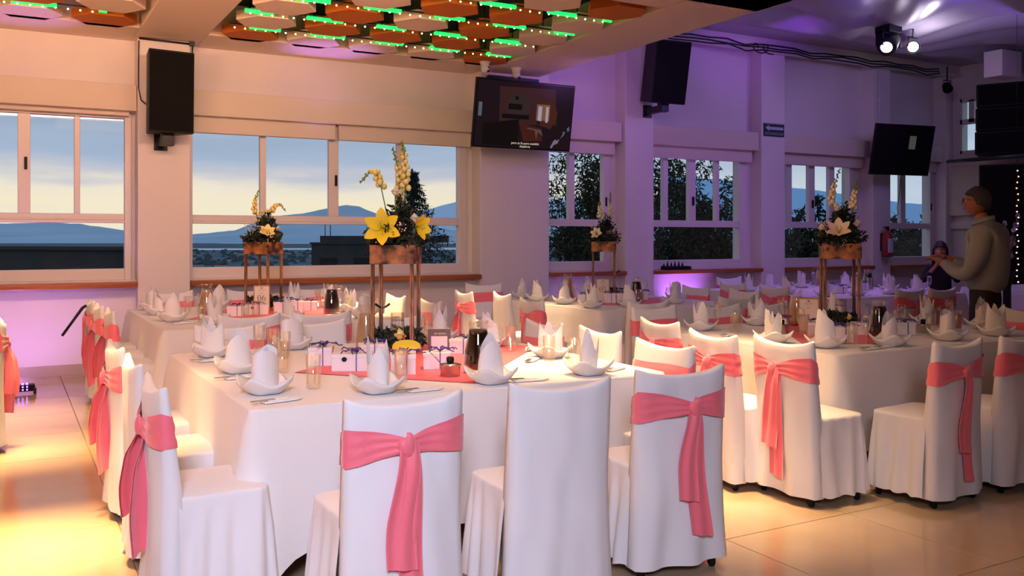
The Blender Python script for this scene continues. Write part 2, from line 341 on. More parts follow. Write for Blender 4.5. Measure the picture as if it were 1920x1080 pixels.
# other walls, never in the frame but closing the room
struct(MB().box(-6.2, -6, -5, 10.9, 0, 4.6).build('wall_left', 'plaster'))
struct(MB().box(-6, 15.2, -5.2, -5, 0, 4.6).build('wall_front', 'plaster'))
b = MB(); b.box(15, 15.2, -5, 8.9, 0, 4.6); b.box(15, 15.2, 10.30, 10.9, 0, 4.6); b.box(15, 15.2, 8.9, 10.30, 0, 2.96); b.box(15, 15.2, 8.9, 10.30, 3.92, 4.6)
wr = struct(b.build('wall_right', 'plaster'))
b = MB()
b.box(14.98, 15.06, 8.9, 10.30, 2.95, 3.0); b.box(14.98, 15.06, 8.9, 10.30, 3.87, 3.93); b.box(14.98, 15.06, 8.9, 10.30, 3.47, 3.56); b.box(14.98, 15.06, 10.26, 10.30, 2.95, 3.93)
for y in (10.08, 9.5): b.box(14.98, 15.06, y-0.05, y+0.05, 3.5, 3.9)
wf = struct(b.build('window_7', 'frame'))
for z0, z1 in ((3.0, 3.47), (3.56, 3.87)): MB().box(15.02, 15.03, 8.9, 10.26, z0, z1).build('pane', 'glass', wf)
bl = thing('roller_blind', 'dark grey blind pulled down on the right wall above the seated woman', 'blind', (14.93, 9.9, 2.3), 0, None)
MB().box(-0.05, 0.05, -0.9, 0.66, -0.46, 0.5).build('blind_fold', 'blind', bl); MB().box(-0.07, 0.06, -0.92, 0.68, 0.42, 0.54).build('valance', 'blind', bl)
MB().box(14.93, 15.0, 8.5, 10.6, 1.60, 1.72).build('ledge', 'frame', wr)
# ------------------------------------------------------------------ ceilings
b = MB(); b.box(-6, 6.25, 6.3, 10.9, 3.95, 4.05)
ce = struct(b.build('ceiling', 'void'))
MB().box(-6, 6.25, -5, 6.4, 3.60, 3.75).build('ceiling_slab', 'beam', ce)
for nm, q in [('beam', (1.21, 1.88, 6.4, 10.75, 3.60, 3.96)), ('beam', (5.40, 6.25, -5, 10.5, 3.60, 4.6)), ('beam', (1.88, 5.40, 6.4, 6.75, 3.60, 3.96)), ('beam', (-6, 1.21, 6.4, 6.75, 3.60, 3.96)),
              ('soffit', (-6, 1.21, 9.98, 10.75, 3.60, 3.96)), ('soffit', (1.88, 5.40, 9.98, 10.75, 3.60, 3.96))]:
    MB().box(*q).build(nm, 'beam', ce, bev=0.01)
MB().box(6.25, 15.2, -5, 10.9, 4.52, 4.7).build('ceiling_slab', 'hallceil', ce)
MB().box(6.25, 15.0, 10.30, 10.46, 4.36, 4.52).build('cornice', 'plaster', ce)
MB().box(6.25, 15.0, 10.26, 10.44, 4.33, 4.37).build('cornice', 'plaster', ce)
# satin swags under the hall ceiling
b = MB()
def sw(u, v):
    x = 6.45+8.45*u; y = 1.0+8.2*v
    r = math.hypot(x-11.2, y-9.6); th = math.atan2(y-9.6, x-11.2)
    return (x, y, 4.40-0.16*abs(math.sin(th*7+0.6*nse(x*0.5, y*0.5, 1)))*min(1, r/3)-0.05*math.sin(r*2.1)+0.10*nse(x*0.6, y*0.6, 3))
b.grid(sw, 110, 90); dr = tag(b.build('ceiling_drape', 'drape'), 'purple-lit satin sheet hung in swags under the right-hand ceiling', 'drape')
dr.modifiers.new('solid', 'SOLIDIFY').thickness = 0.004
# ------------------------------------------------------------------ hexagonal panels and LED strips
def hexobj(m):
    r = thing('hexagon_panel', 'x', 'ceiling panel')
    MB().prism([(0.30*math.cos(PI/3*i), 0.30*math.sin(PI/3*i)) for i in range(6)], 0, 0.09).build('panel', m, r, bev=0.004)
    MB().lathe([(0.006, 0.09), (0.006, 0.348)], 6).build('hanger', 'dark', r); return r
PAT = {9.83: 'OPPPO', 9.15: 'POOOP', 8.47: 'POPOP', 7.79: 'PPOOP', 7.11: 'OPPPO'}
XS = [2.29, 2.98, 3.68, 4.40, 5.12]
rows = {9.83: 'nearest the windows', 9.15: 'second from the windows', 8.47: 'third from the windows', 7.79: 'fourth from the windows', 7.11: 'farthest from the windows'}
pos = ['leftmost', 'second from left', 'middle', 'second from right', 'rightmost']
HX = {'O': hexobj('orange'), 'P': hexobj('peach')}; used = set()
def placehex(c, x, y, lab):
    if c not in used: used.add(c); h = HX[c]; h.location = (x, y, 3.60); h['label'] = lab
    else: h = dup(HX[c], (x, y, 3.60), 0, lab)
    h['group'] = 'hexagonal ceiling panels'
nm = {'O': 'orange', 'P': 'off-white'}
for y in PAT:
    for i, c in enumerate(PAT[y]):
        placehex(c, XS[i], y, '%s hexagonal ceiling panel, %s in the row %s' % (nm[c], pos[i], rows[y]))
for x, y, c, l in [(0.86, 9.83, 'O', 'left of the beam, nearest the windows'), (0.19, 9.83, 'P', 'purple-lit at the left photo edge'), (0.86, 9.15, 'P', 'left of the beam, second from the windows'), (0.19, 9.15, 'O', 'at the top left corner'),
                   (0.86, 8.47, 'O', 'left of the beam, third from the windows'), (0.19, 8.47, 'P', 'above the left aisle, third from the windows')]:
    placehex(c, x, y, '%s hexagonal ceiling panel %s' % (nm[c], l))
def strip(x0, x1, y, ph, lab):
    r = thing('led_strip', lab, 'light strip', ((x0+x1)/2, y, 3.63), 0, 'ceiling LED strips'); c = (x0+x1)/2
    b = MB(); b.box(x0-c, x1-c, -0.012, 0.012, 0.0, 0.012)
    for e in (0.06, 0.5, 0.94): b.box(x0-c+(x1-x0)*e-0.004, x0-c+(x1-x0)*e+0.004, -0.004, 0.004, 0.012, 0.318)
    b.build('channel', 'dark', r)
    x = x0-ph
    while x < x1:
        for a, e in ((0.30, 0.62), (0.95, 1.32)):
            g0, g1 = max(x0, x+a), min(x1, x+e)
            if g1-g0 > 0.05: MB().tube([(g0-c, 0, -0.008), (g1-c, 0, -0.008)], 0.021, 8).build('green_tube', 'led', r)
        x += 1.38
    q = MB(); x = x0+0.05
    while x < x1-0.03: q.ball((x-c, 0, -0.030), 0.009, 6, 4); x += 0.105
    q.build('led_bead', 'ledw', r)['kind'] = 'stuff'
for i, y in enumerate([9.49, 8.81, 8.13, 7.45]):
    strip(2.0, 5.3, y, [0.1, 0.35, 0.0, 0.5][i], 'green and warm LED strip between hexagons, %s row from the windows' % ['first', 'second', 'third', 'fourth'][i])
strip(-0.9, 0.85, 9.49, 0.0, 'green and warm LED strip at top left beside the beam')
# ------------------------------------------------------------------ outside
def ridge(name, m, dist, prof, foot, label):
    n = len(prof); b = MB(); fine = []
    for i in range(n-1):
        for k in range(8):
            t = k/8; fine.append((prof[i][0]*(1-t)+prof[i+1][0]*t, prof[i][1]*(1-t)+prof[i+1][1]*t))
    fine.append(prof[-1]); top = [at(px, y+1.2*nse(px*0.05, 3, dist), dist) for px, y in fine]
    rows_ = []
    for t, zf in ((1.0-foot, 0.0), (1.0-foot*0.6, 0.25), (1.0-foot*0.3, 0.6), (1.0, 1.0), (1.15, 0.5), (1.3, 0)):
        rows_.append([Vector((p.x*t, p.y*t, -30+(p.z+30)*zf*(1+0.10*nse(p.x*0.002, zf*3, 2)*(1 if zf not in (0, 1.0) else 0)))) for p in top])
    nn = len(fine); vs = [p for r in rows_ for p in r]
    fs = [(r*nn+i, r*nn+i+1, (r+1)*nn+i+1, (r+1)*nn+i) for r in range(5) for i in range(nn-1)]
    b.add(vs, fs, True); return tag(b.build(name, m), label, 'mountain')
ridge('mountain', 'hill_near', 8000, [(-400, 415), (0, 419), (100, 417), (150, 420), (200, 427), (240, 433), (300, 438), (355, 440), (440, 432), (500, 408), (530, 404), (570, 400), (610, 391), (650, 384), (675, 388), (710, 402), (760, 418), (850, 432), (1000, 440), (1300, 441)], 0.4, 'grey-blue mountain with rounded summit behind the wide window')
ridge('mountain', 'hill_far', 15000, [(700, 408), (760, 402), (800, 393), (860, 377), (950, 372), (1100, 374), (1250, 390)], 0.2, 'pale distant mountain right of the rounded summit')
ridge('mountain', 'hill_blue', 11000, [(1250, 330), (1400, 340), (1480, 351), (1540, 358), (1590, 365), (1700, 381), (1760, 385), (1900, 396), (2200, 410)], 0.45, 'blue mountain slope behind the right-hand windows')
b = MB(); n = 48
b.add([Vector((0, 300, -30))]+[Vector((26000*math.cos(2*PI*i/n), 26000*math.sin(2*PI*i/n), -30)) for i in range(n)], [(0, 1+i, 1+(i+1) % n) for i in range(n)])
struct(b.build('ground', 'plain'))
MB().box(-30, 60, 10.95, 70, -9, -4.5).build('terrace', 'concrete')['kind'] = 'structure'
def water(name, pts, z, label):
    b = MB(); p = [Vector((q.x, q.y, z)) for q in pts]; b.add(p, [tuple(range(len(p)))]); return tag(b.build(name, 'lake'), label, 'lake')
P_ = lambda px, d: at(px, 445, d)
water('lake', [P_(200, 2300), P_(400, 2190), P_(560, 2250), P_(700, 2200), P_(900, 2260), P_(1250, 2200), P_(1600, 2300), P_(1600, 2560), P_(1200, 2650), P_(800, 2750), P_(600, 2640), P_(450, 2560), P_(250, 2560)], -29.6, 'pale lake in the valley beyond the wide window')
water('lake', [P_(405, 4500), P_(560, 4400), P_(720, 4500), P_(980, 4450), P_(980, 4800), P_(700, 4900), P_(420, 4700)], -29.5, 'narrow far strip of water above the lake')
# tree belt and houses of the plain, past counting
b = MB()
for i in range(900):
    d = random.uniform(950, 2150); px = random.uniform(-100, 1700); p = at(px, 445, d); h = random.uniform(2.5, 6)
    b.add([Vector((p.x-h, p.y, -30)), Vector((p.x+h, p.y, -30)), Vector((p.x+h*0.5, p.y+2, -30+h)), Vector((p.x-h*0.6, p.y+2, -30+h*0.9))], [(0, 1, 2, 3)])
tag(b.build('valley_trees', 'valley'), 'dark belt of trees on the valley floor', 'trees', None, 'stuff')
hs = None
for i in range(16):
    d = random.uniform(900, 1700); px = random.choice([random.uniform(360, 560), random.uniform(560, 590), random.uniform(216, 240), random.uniform(360, 480)]); p = at(px, 445, d)
    if hs is None:
        hs = thing('house', 'tiny pale house on the dark valley floor', 'house', (p.x, p.y, -30), 0, 'houses in the valley')
        MB().box(-5, 5, -4, 4, 0, 4).build('walls', 'house', hs); MB().prism([(-5.5, 0), (5.5, 0), (0, 2.5)], -4.4, 4.4, Tr(0, 0, 4) @ Rx(PI/2)).build('roof', 'concrete', hs)
    else: dup(hs, (p.x, p.y, -30), random.uniform(0, 3))
# neighbours' buildings
def neighbour(name, label, a, c, d0, d1, top, step=None):
    p, q = at(a, 445, d0), at(c, 445, d1); dv = (q-p); Lh = math.hypot(dv.x, dv.y); rz = math.atan2(dv.y, dv.x)
    r = thing(name, label, 'building', (p.x, p.y, -4.5), rz)
    MB().box(0, Lh, 0, 1.6, 0, top+4.5).build('walls', 'concrete', r)
    MB().box(-0.1, Lh+0.1, -0.1, 1.7, top+4.5, top+4.62).build('parapet', 'concrete', r)
    for i in range(int(Lh//2.2)): MB().box(0.6+2.2*i, 1.7+2.2*i, -0.06, 0.02, top+2.4, top+3.6).build('window', 'void', r)
    if step: MB().box(step[0], step[1], 0.3, 1.5, top+4.6, top+4.6+step[2]).build('roof_room', 'concrete', r)
    return r
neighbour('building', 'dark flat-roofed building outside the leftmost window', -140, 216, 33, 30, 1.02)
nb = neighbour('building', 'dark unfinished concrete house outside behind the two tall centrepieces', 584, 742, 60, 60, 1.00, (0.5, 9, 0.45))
for x in (0.7, 1.05): MB().tube([(x, 1, 5.9), (x, 1, 7.0)], 0.03, 5).build('rebar', 'dark', nb)
# trees
def leaves(b, c, r, n, size, asp=0.35, droop=0):
    for i in range(n):
        while True:
            p = Vector((random.uniform(-1, 1), random.uniform(-1, 1), random.uniform(-1, 1)))
            if p.length < 1: break
        p = Vector((c[0]+p.x*r[0], c[1]+p.y*r[1], c[2]+p.z*r[2])); s = size*random.uniform(0.6, 1.3)
        d = Vector((random.gauss(0, 1), random.gauss(0, 1), random.gauss(-droop, 1))).normalized(); e = d.cross(Vector((random.gauss(0, 1), random.gauss(0, 1), random.gauss(0, 1)))).normalized()
        b.add([p, p+d*s*0.5+e*s*asp*0.5, p+d*s, p+d*s*0.5-e*s*asp*0.5], [(0, 1, 2, 3)])
def tree(name, label, base, blobs, size, asp, trunk_r=0.12, droop=0.6, m='tree', cat='tree'):
    r = thing(name, label, cat, base)
    bb = Vector(base); b = MB()
    for c, rad, n in blobs: leaves(b, Vector(c)-bb, rad, n, size, asp, droop)
    b.build('foliage', m, r)['kind'] = 'stuff'
    q = MB(); top = Vector(blobs[0][0])-bb; q.tube([(0, 0, 0), top*0.5+Vector((0.1, 0, 0)), top], [trunk_r, trunk_r*0.7, trunk_r*0.3], 8)
    for c, rad, n in blobs[1:]:
        t = Vector(c)-bb; q.tube([top*0.55, (top*0.6+t*0.4)+Vector((0, 0, -0.1)), t], [trunk_r*0.5, trunk_r*0.3, trunk_r*0.12], 6)
    q.build('trunk', 'bark', r); return r
A3 = lambda px, y, d: tuple(at(px, y, d))
def g(px, d): p = at(px, 445, d); return (p.x, p.y, -4.5)
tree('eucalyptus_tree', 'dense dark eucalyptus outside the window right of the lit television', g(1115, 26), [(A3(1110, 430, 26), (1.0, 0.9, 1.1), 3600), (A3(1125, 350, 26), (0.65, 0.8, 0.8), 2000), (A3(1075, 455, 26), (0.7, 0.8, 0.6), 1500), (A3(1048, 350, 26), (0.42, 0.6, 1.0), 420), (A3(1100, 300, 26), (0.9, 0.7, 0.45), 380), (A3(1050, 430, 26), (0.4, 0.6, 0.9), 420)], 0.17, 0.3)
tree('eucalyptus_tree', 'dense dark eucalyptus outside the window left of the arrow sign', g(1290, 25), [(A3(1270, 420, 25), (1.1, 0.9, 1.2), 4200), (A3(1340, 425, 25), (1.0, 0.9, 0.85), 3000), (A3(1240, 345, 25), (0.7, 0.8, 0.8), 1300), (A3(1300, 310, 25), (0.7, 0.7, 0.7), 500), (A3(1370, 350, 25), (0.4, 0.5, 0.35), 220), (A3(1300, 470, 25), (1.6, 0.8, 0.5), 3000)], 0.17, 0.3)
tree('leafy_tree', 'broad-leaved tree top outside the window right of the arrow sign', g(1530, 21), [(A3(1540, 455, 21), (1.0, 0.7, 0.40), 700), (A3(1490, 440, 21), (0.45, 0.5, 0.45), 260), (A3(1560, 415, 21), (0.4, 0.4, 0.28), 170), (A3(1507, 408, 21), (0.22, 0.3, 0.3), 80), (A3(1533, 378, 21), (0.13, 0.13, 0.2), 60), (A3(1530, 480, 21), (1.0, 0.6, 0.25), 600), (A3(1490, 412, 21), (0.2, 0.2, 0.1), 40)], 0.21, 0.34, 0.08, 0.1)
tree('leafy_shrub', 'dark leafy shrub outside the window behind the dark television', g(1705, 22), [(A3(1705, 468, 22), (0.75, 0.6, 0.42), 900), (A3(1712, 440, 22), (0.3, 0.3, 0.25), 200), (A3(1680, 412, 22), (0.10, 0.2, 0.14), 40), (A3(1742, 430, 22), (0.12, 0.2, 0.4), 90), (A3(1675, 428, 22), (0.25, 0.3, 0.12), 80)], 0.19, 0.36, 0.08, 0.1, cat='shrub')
cb = at(775, 445, 34); cz = cb.z
cd = thing('cedar_tree', 'dark cedar with drooping tiers outside behind the yellow lily centrepiece', 'tree', (cb.x, cb.y, -4.5))
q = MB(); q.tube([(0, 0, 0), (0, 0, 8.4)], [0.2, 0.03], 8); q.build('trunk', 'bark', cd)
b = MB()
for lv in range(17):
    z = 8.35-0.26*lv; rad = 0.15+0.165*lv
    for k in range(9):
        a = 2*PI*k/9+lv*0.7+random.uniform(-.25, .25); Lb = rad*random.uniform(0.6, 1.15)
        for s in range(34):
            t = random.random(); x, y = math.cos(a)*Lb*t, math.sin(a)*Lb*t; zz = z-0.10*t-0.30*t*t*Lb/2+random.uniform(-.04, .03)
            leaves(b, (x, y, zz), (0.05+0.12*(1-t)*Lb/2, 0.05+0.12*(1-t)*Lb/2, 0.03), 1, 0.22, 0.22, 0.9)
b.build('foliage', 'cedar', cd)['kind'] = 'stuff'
# ------------------------------------------------------------------ banquet chairs
HB = 0.225
def ztop(s): return 0.862+0.034*abs(s)**2.6
def yin(z):
    if z > 0.47: t = (z-0.47)/0.41; return -0.165-0.065*min(1, t)
    return -0.165
def slab(s, side, z, seed):   # side 0 outer (rear), 1 inner (front)
    w = HB*(0.985+0.02*max(0, (z-0.5)/0.38)+0.07*max(0, (0.5-z)/0.45)**1.5)
    e = abs(s)**6; bul = 0.020*(1-s*s)*(0.4+0.6*min(1, max(0, (z-0.2)/0.5)))
    yo = -0.272-bul-0.012*max(0, (0.45-z)/0.45); yi = yin(z)-bul*0.8
    low = max(0, (0.62-z)/0.6)
    wr = (0.014*low*math.sin(s*7+seed*2+2.2*nse(s*1.5, z*1.2, seed))+0.011*nse(s*2.2+z*2.4, z*3.0-s, seed+5)+0.004*math.sin(9*(z-abs(s)*0.25)+seed)*(1-abs(s))) if side == 0 else 0.003*nse(s*3, z*4, seed)
    mid = (yo+yi)/2; y = yo+wr if side == 0 else yi+wr
    y = mid+(y-mid)*(1-0.42*e)
    return (s*w, y, z)
def cover_back(seed):
    b = MB(); ns = 19
    loop = [(-1+2*i/(ns-1), 0) for i in range(ns)]+[(1-2*i/(ns-1), 1) for i in range(ns)]
    def fn(u, v):
        i = int(round(u*len(loop))) % len(loop); s, sd = loop[i]
        hem = 0.05+0.012*nse(s*2, 1, seed)
        if v <= 0.9:
            z = hem+(ztop(s)-0.014-hem)*(v/0.9); return slab(s, sd, z, seed)
        t = (v-0.9)/0.1; p = slab(s, sd, ztop(s)-0.014, seed); q = slab(s, 1-sd, ztop(s)-0.014, seed); k = 0.5*t*t*0.85
        return (p[0]*(1-0.01*t), p[1]*(1-k)+q[1]*k, ztop(s)-0.014+0.014*math.sin(t*PI/2))
    b.grid(fn, len(loop), 31, cu=True)
    o = len(b.v)-len(loop); n = len(loop)
    for i in range(ns-1): b.f.append((o+i, o+i+1, o+n-2-i, o+n-1-i)); b.sm.append(True); b.mi.append(0)
    return b
def cover_seat(seed):
    b = MB(); path = []; x1, y0, y1, r = 0.212, -0.20, 0.135, 0.045
    for i in range(12): path.append((-x1, y0+(y1-r-y0)*i/11, -1, 0))
    for i in range(1, 8): a = PI-PI/2*i/8; path.append((-x1+r+r*math.cos(a), y1-r+r*math.sin(a), math.cos(a), math.sin(a)))
    for i in range(14): path.append((-x1+r+(2*x1-2*r)*i/13, y1, 0, 1))
    for i in range(1, 8): a = PI/2-PI/2*i/8; path.append((x1-r+r*math.cos(a), y1-r+r*math.sin(a), math.cos(a), math.sin(a)))
    for i in range(12): path.append((x1, y1-r-(y1-r-y0)*i/11, 1, 0))
    # refine
    P2 = []
    for i in range(len(path)-1):
        for k in (0, .5): P2.append(tuple(path[i][j]*(1-k)+path[i+1][j]*k for j in range(4)))
    P2.append(path[-1]); n = len(P2)
    def fn(u, v):
        i = int(round(u*(n-1))); x, y, nx, ny = P2[i]
        v = [0, .06, .12, .18, .24, .285, .2999, .31, .33, .36, .40, .46, .52, .60, .68, .76, .84, .92, 1][int(round(v*18))]
        if v < 0.3:
            t = v/0.29985; cy = -0.20; return (x*t, cy+(y-cy)*t, 0.475+0.012*(1-t**4)+0.003*nse(x*t*9, y*9, seed))
        t = (v-0.3)/0.7; z = 0.475-0.42*t+0.004*math.sin(i)
        per = u*2.2; pl = math.sin(per*34+3*nse(per*3, t*0.5, seed))*0.010*min(1, t*3)*(0.6+0.8*t)
        of = 0.006+0.035*t+pl+0.012*nse(per*4, t, seed+2)*t
        return (x+nx*of, y+ny*of, z)
    b.grid(fn, n, 19); return b
def ribbon(b, fn, nu, nv, th=0.0025):
    f2 = lambda u, v: tuple(c+d for c, d in zip(fn(u, v), (0, th, 0)))
    o = len(b.v); b.grid(fn, nu, nv); b.grid(lambda u, v: f2(1-u, v), nu, nv); n = nu*nv
    for v in range(nv-1):
        for a in (0, nu-1):
            q = n+(nu-1-a); b.f.append((o+v*nu+a, o+(v+1)*nu+a, o+q+(v+1)*nu, o+q+v*nu)); b.sm.append(False); b.mi.append(0)
def sash_band(seed, dk=0.0):
    b = MB(); ns = 25; loop = [(-1+2*i/(ns-1), 0) for i in range(ns)]+[(1-2*i/(ns-1), 1) for i in range(13)] if False else None
    lp = [(-1+2*i/32, 0) for i in range(33)]+[(1-2*i/16, 1) for i in range(17)]
    n = len(lp)
    def fn(u, v):
        s, sd = lp[int(round(u*n)) % n]
        if sd == 0:
            a = min(1, abs(s-dk)/(1-dk*(1 if s > 0 else -1))); hh = 0.022+0.046*a**0.8; zc = 0.735-0.010*(1-a)+0.014*a*math.sin(s*2+seed); off = -0.006-0.014*(1-a)
            z = zc+(v*2-1)*hh; gather = 0.0035*math.sin(v*19+seed+4*a)*(1.2-a)
            p = slab(s, 0, z, 0.0); return (p[0]*1.012, p[1]+off+gather, z)
        z = 0.722+(v*2-1)*0.058+0.004*math.sin(s*3+seed); p = slab(s, 1, z, 0.0); return (p[0]*1.012, p[1]+0.005+0.002*math.sin(v*11), z)
    b.grid(fn, n, 13, cu=True); return b
def sash_knot(seed, x0=0.0):
    b = MB()
    def fn(u, v):
        a = 2*PI*u; t = PI*v; r = math.sin(t)**0.7
        return (x0+0.034*r*math.cos(a)*(1+0.10*math.sin(5*a)), -0.314+0.016*r*math.sin(a), 0.724+0.034*math.cos(t)*(1+0.25*math.cos(a))+0.004*math.cos(a*2))
    b.grid(fn, 16, 10, cu=True); return b
def sash_tail(seed, x0, w0, w1, L_, sl, yof, tw=0.0):
    b = MB()
    def fn(u, v):
        w = w0+(w1-w0)*min(1, v*1.5)**0.8; z = 0.735-L_*v-0.02*(u-0.5)*v
        x = x0+sl*v+(u-0.5)*w+0.008*math.sin(v*5+seed)
        y = -0.306-yof-0.012*min(1, v*6)*(1-v*0.5)-0.006*math.sin(u*9+seed+v*2)-0.010*math.sin(v*6+seed)*v
        if tw: x = x0+sl*v+(u-0.5)*w*math.cos(tw*min(1, v*3)); y = -0.300-yof-w*0.32*math.sin(tw)*min(1, v*3)-(u-0.5)*w*math.sin(tw*min(1, v*3))-0.008*math.sin(v*6+seed)*v-0.006*math.sin(u*8+seed)
        return (x, y, z)
    ribbon(b, fn, 13, 20); return b
def make_chair(kind, seed):
    r = thing('banquet_chair', 'x', 'chair', (0, 0, -20), 0, 'covered banquet chairs')
    c1 = cover_back(seed).build('back_cover', 'white', r); cover_seat(seed).build('seat_cover', 'white', r)
    for x, y in ((-0.185, -0.225), (0.185, -0.225), (-0.19, 0.105), (0.19, 0.105)):
        MB().lathe([(0.013, 0), (0.018, 0.012), (0.018, 0.06), (0.010, 0.10), (0.010, 0.30)], 8, Tr(x, y, 0)).build('leg', 'black', r)
    if kind:
        k = [0, -0.02, 0.03, 0.0, 0.0][kind]
        sb = sash_band(seed, k*3).build('sash', 'pink', r)
        sash_knot(seed, k).build('knot', 'pink', sb)
        for a in [None, [(k+0.004, 0.070, 0.118, 0.44, -0.020, 0.006), (k+0.014, 0.060, 0.095, 0.60, 0.020, -0.004)], [(k-0.006, 0.060, 0.095, 0.40, -0.035, 0.006), (k+0.006, 0.060, 0.105, 0.56, 0.03, -0.004)], [(k-0.01, 0.06, 0.11, 0.36, -0.05, 0.008), (k+0.012, 0.06, 0.10, 0.52, 0.02, -0.004)],
                  [(k-0.02, 0.06, 0.105, 0.36, -0.03, 0.010, 1.0), (k+0.012, 0.06, 0.10, 0.50, 0.02, -0.006, 0.8)]][kind]:
            sash_tail(seed, *a).build('tail', 'pink', sb)
    return r
PROTO = {(k, s): make_chair(k, s*3.7+k) for k in (0, 1, 2, 3, 4) for s in ((0, 1) if k == 0 else (0,))}
usedc = set()
def chair(kind, xb, yb, face, label, var=0):
    """xb, yb: where the rear face of the back stands; face: direction the sitter looks, degrees from +Y anticlockwise"""
    a = math.radians(face); fx, fy = -math.sin(a), math.cos(a); x, y = xb+0.285*fx, yb+0.285*fy; key = (kind, var)
    if key not in usedc: usedc.add(key); c = PROTO[key]; c.location = (x, y, 0); c.rotation_euler = (0, 0, a); c['label'] = label
    else: c = dup(PROTO[key], (x, y, 0), a, label)
    return c
RX, LX, NY, FY = 90, -90, 180, 0    # facing: LX looks towards +X, RX towards -X, NY towards the camera, FY to the windows
CH = [
 (1, 1.240, 2.965, 1, 'white covered chair with long coral bow, front row, leftmost of three'),
 (0, 1.900, 2.975, -2, 'plain white covered chair without a sash, middle of the front row'),
 (2, 2.535, 3.020, -4, 'white covered chair with coral bow, front row, right of the plain one'),
 (4, 0.480, 3.775, LX, 'white covered chair with coral bow seen side-on, nearest on the left side'),
 (0, 0.480, 4.480, LX, 'plain white chair without sash, second on the left aisle'),
 (4, 0.475, 5.180, LX+2, 'white chair with coral bow, third from the front along the left aisle'),
 (3, 3.105, 3.830, RX+2, 'white chair with flat coral band, nearest at right end of nearest table'),
 (0, 3.215, 4.590, RX-2, 'plain white chair at right end of nearest table, behind the star-folded napkin'),
 (3, 3.170, 5.175, RX, 'white chair with coral band at right end of nearest table, farthest there'),
 (3, 1.270, 6.035, NY, 'white chair with coral band facing the camera behind the left napkins of nearest table'),
 (0, 1.815, 6.035, NY+3, 'plain white chair facing the camera, behind the gift boxes of nearest table'),
 (0, 2.450, 6.150, NY, 'plain white chair facing the camera behind the yellow lily stand'),
 (4, 0.680, 7.640, LX, 'white chair with coral bow, nearest at left side of the window table'),
 (4, 0.650, 8.230, LX, 'white chair with coral bow, middle at left side of the window table'),
 (3, 0.640, 8.880, LX, 'white chair with coral bow and black strap, farthest on the left aisle'),
 (1, 1.560, 6.700, FY, 'white chair back-turned before the window table, left of two'),
 (2, 2.090, 6.640, FY, 'white chair back-turned before the window table, right of two'),
 (3, 3.350, 7.430, RX, 'white chair with coral band at right end of window table, nearer one'),
 (0, 3.350, 8.250, RX, 'plain white chair at right end of window table, farther one'),
 (3, 1.500, 10.02, NY, 'white chair with coral band against the window wall, leftmost'),
 (3, 2.300, 10.02, NY, 'white chair with coral band against the window wall, beside the 06 sign'),
 (3, 3.000, 10.02, NY, 'white chair with coral band against the window wall, rightmost of three'),
 (1, 4.150, 7.120, LX-4, 'warm-lit chair with coral bow left of the 05 table, nearest of three'),
 (0, 4.330, 8.020, LX-8, 'warm-lit plain chair left of the 05 table, middle of three'),
 (4, 4.150, 8.520, LX-4, 'warm-lit chair with coral bow left of the 05 table, farthest of three'),
 (3, 5.120, 9.880, NY-20, 'white chair with coral band against the pillar under the lit television'),
 (0, 4.960, 6.370, FY, 'plain white chair back-turned before the 05 table, left one'),
 (2, 6.120, 6.500, FY, 'white chair with coral sash back-turned before the 05 table, right one'),
 (3, 6.990, 7.310, RX, 'white chair with coral band at right end of the 05 table, nearer one'),
 (3, 6.990, 8.100, RX, 'white chair with coral band at right end of the 05 table, farther one'),
 (1, 3.735, 3.660, LX-3, 'white chair with coral bow left of the right-hand table, nearest of three'),
 (2, 3.610, 4.100, LX-6, 'white chair with coral bow left of the right-hand table, middle of three'),
 (3, 3.850, 4.900, LX-5, 'white chair with coral bow left of the right-hand table, farthest of three'),
 (1, 4.530, 3.090, 4, 'white chair with coral bow before the right-hand table, left of two'),
 (2, 5.120, 3.080, FY, 'shaded chair with sash cut by the right photo edge'),
 (3, 7.060, 4.220, RX+3, 'chair with coral band at the far right, in front of the standing man'),
 (3, 4.620, 5.930, NY, 'white chair with coral band facing the camera behind right-hand table, leftmost'),
 (3, 5.230, 5.820, NY, 'white chair with coral band facing the camera behind right-hand table, middle'),
 (3, 5.760, 5.800, NY, 'white chair with coral band facing the camera behind right-hand table, rightmost'),
 (2, 7.740, 7.690, LX, 'chair with coral sash left of the purple-lit table, nearer one'),
 (1, 7.960, 8.600, LX, 'chair with coral sash left of the purple-lit table, farther one'),
 (2, 8.640, 6.500, FY, 'shaded chair before the purple-lit table, left of two'),
 (1, 9.080, 6.420, FY, 'shaded chair before the purple-lit table, right of two'),
 (3, 8.950, 9.750, NY, 'chair facing the camera at window side of the purple-lit table'),
 (4, -0.010, 7.150, RX, 'chair with coral bow cut by the left photo edge'),
]
for i, (k, x, y, f, l) in enumerate(CH): chair(k, x, y, f, l, i % 2 if k == 0 else 0)
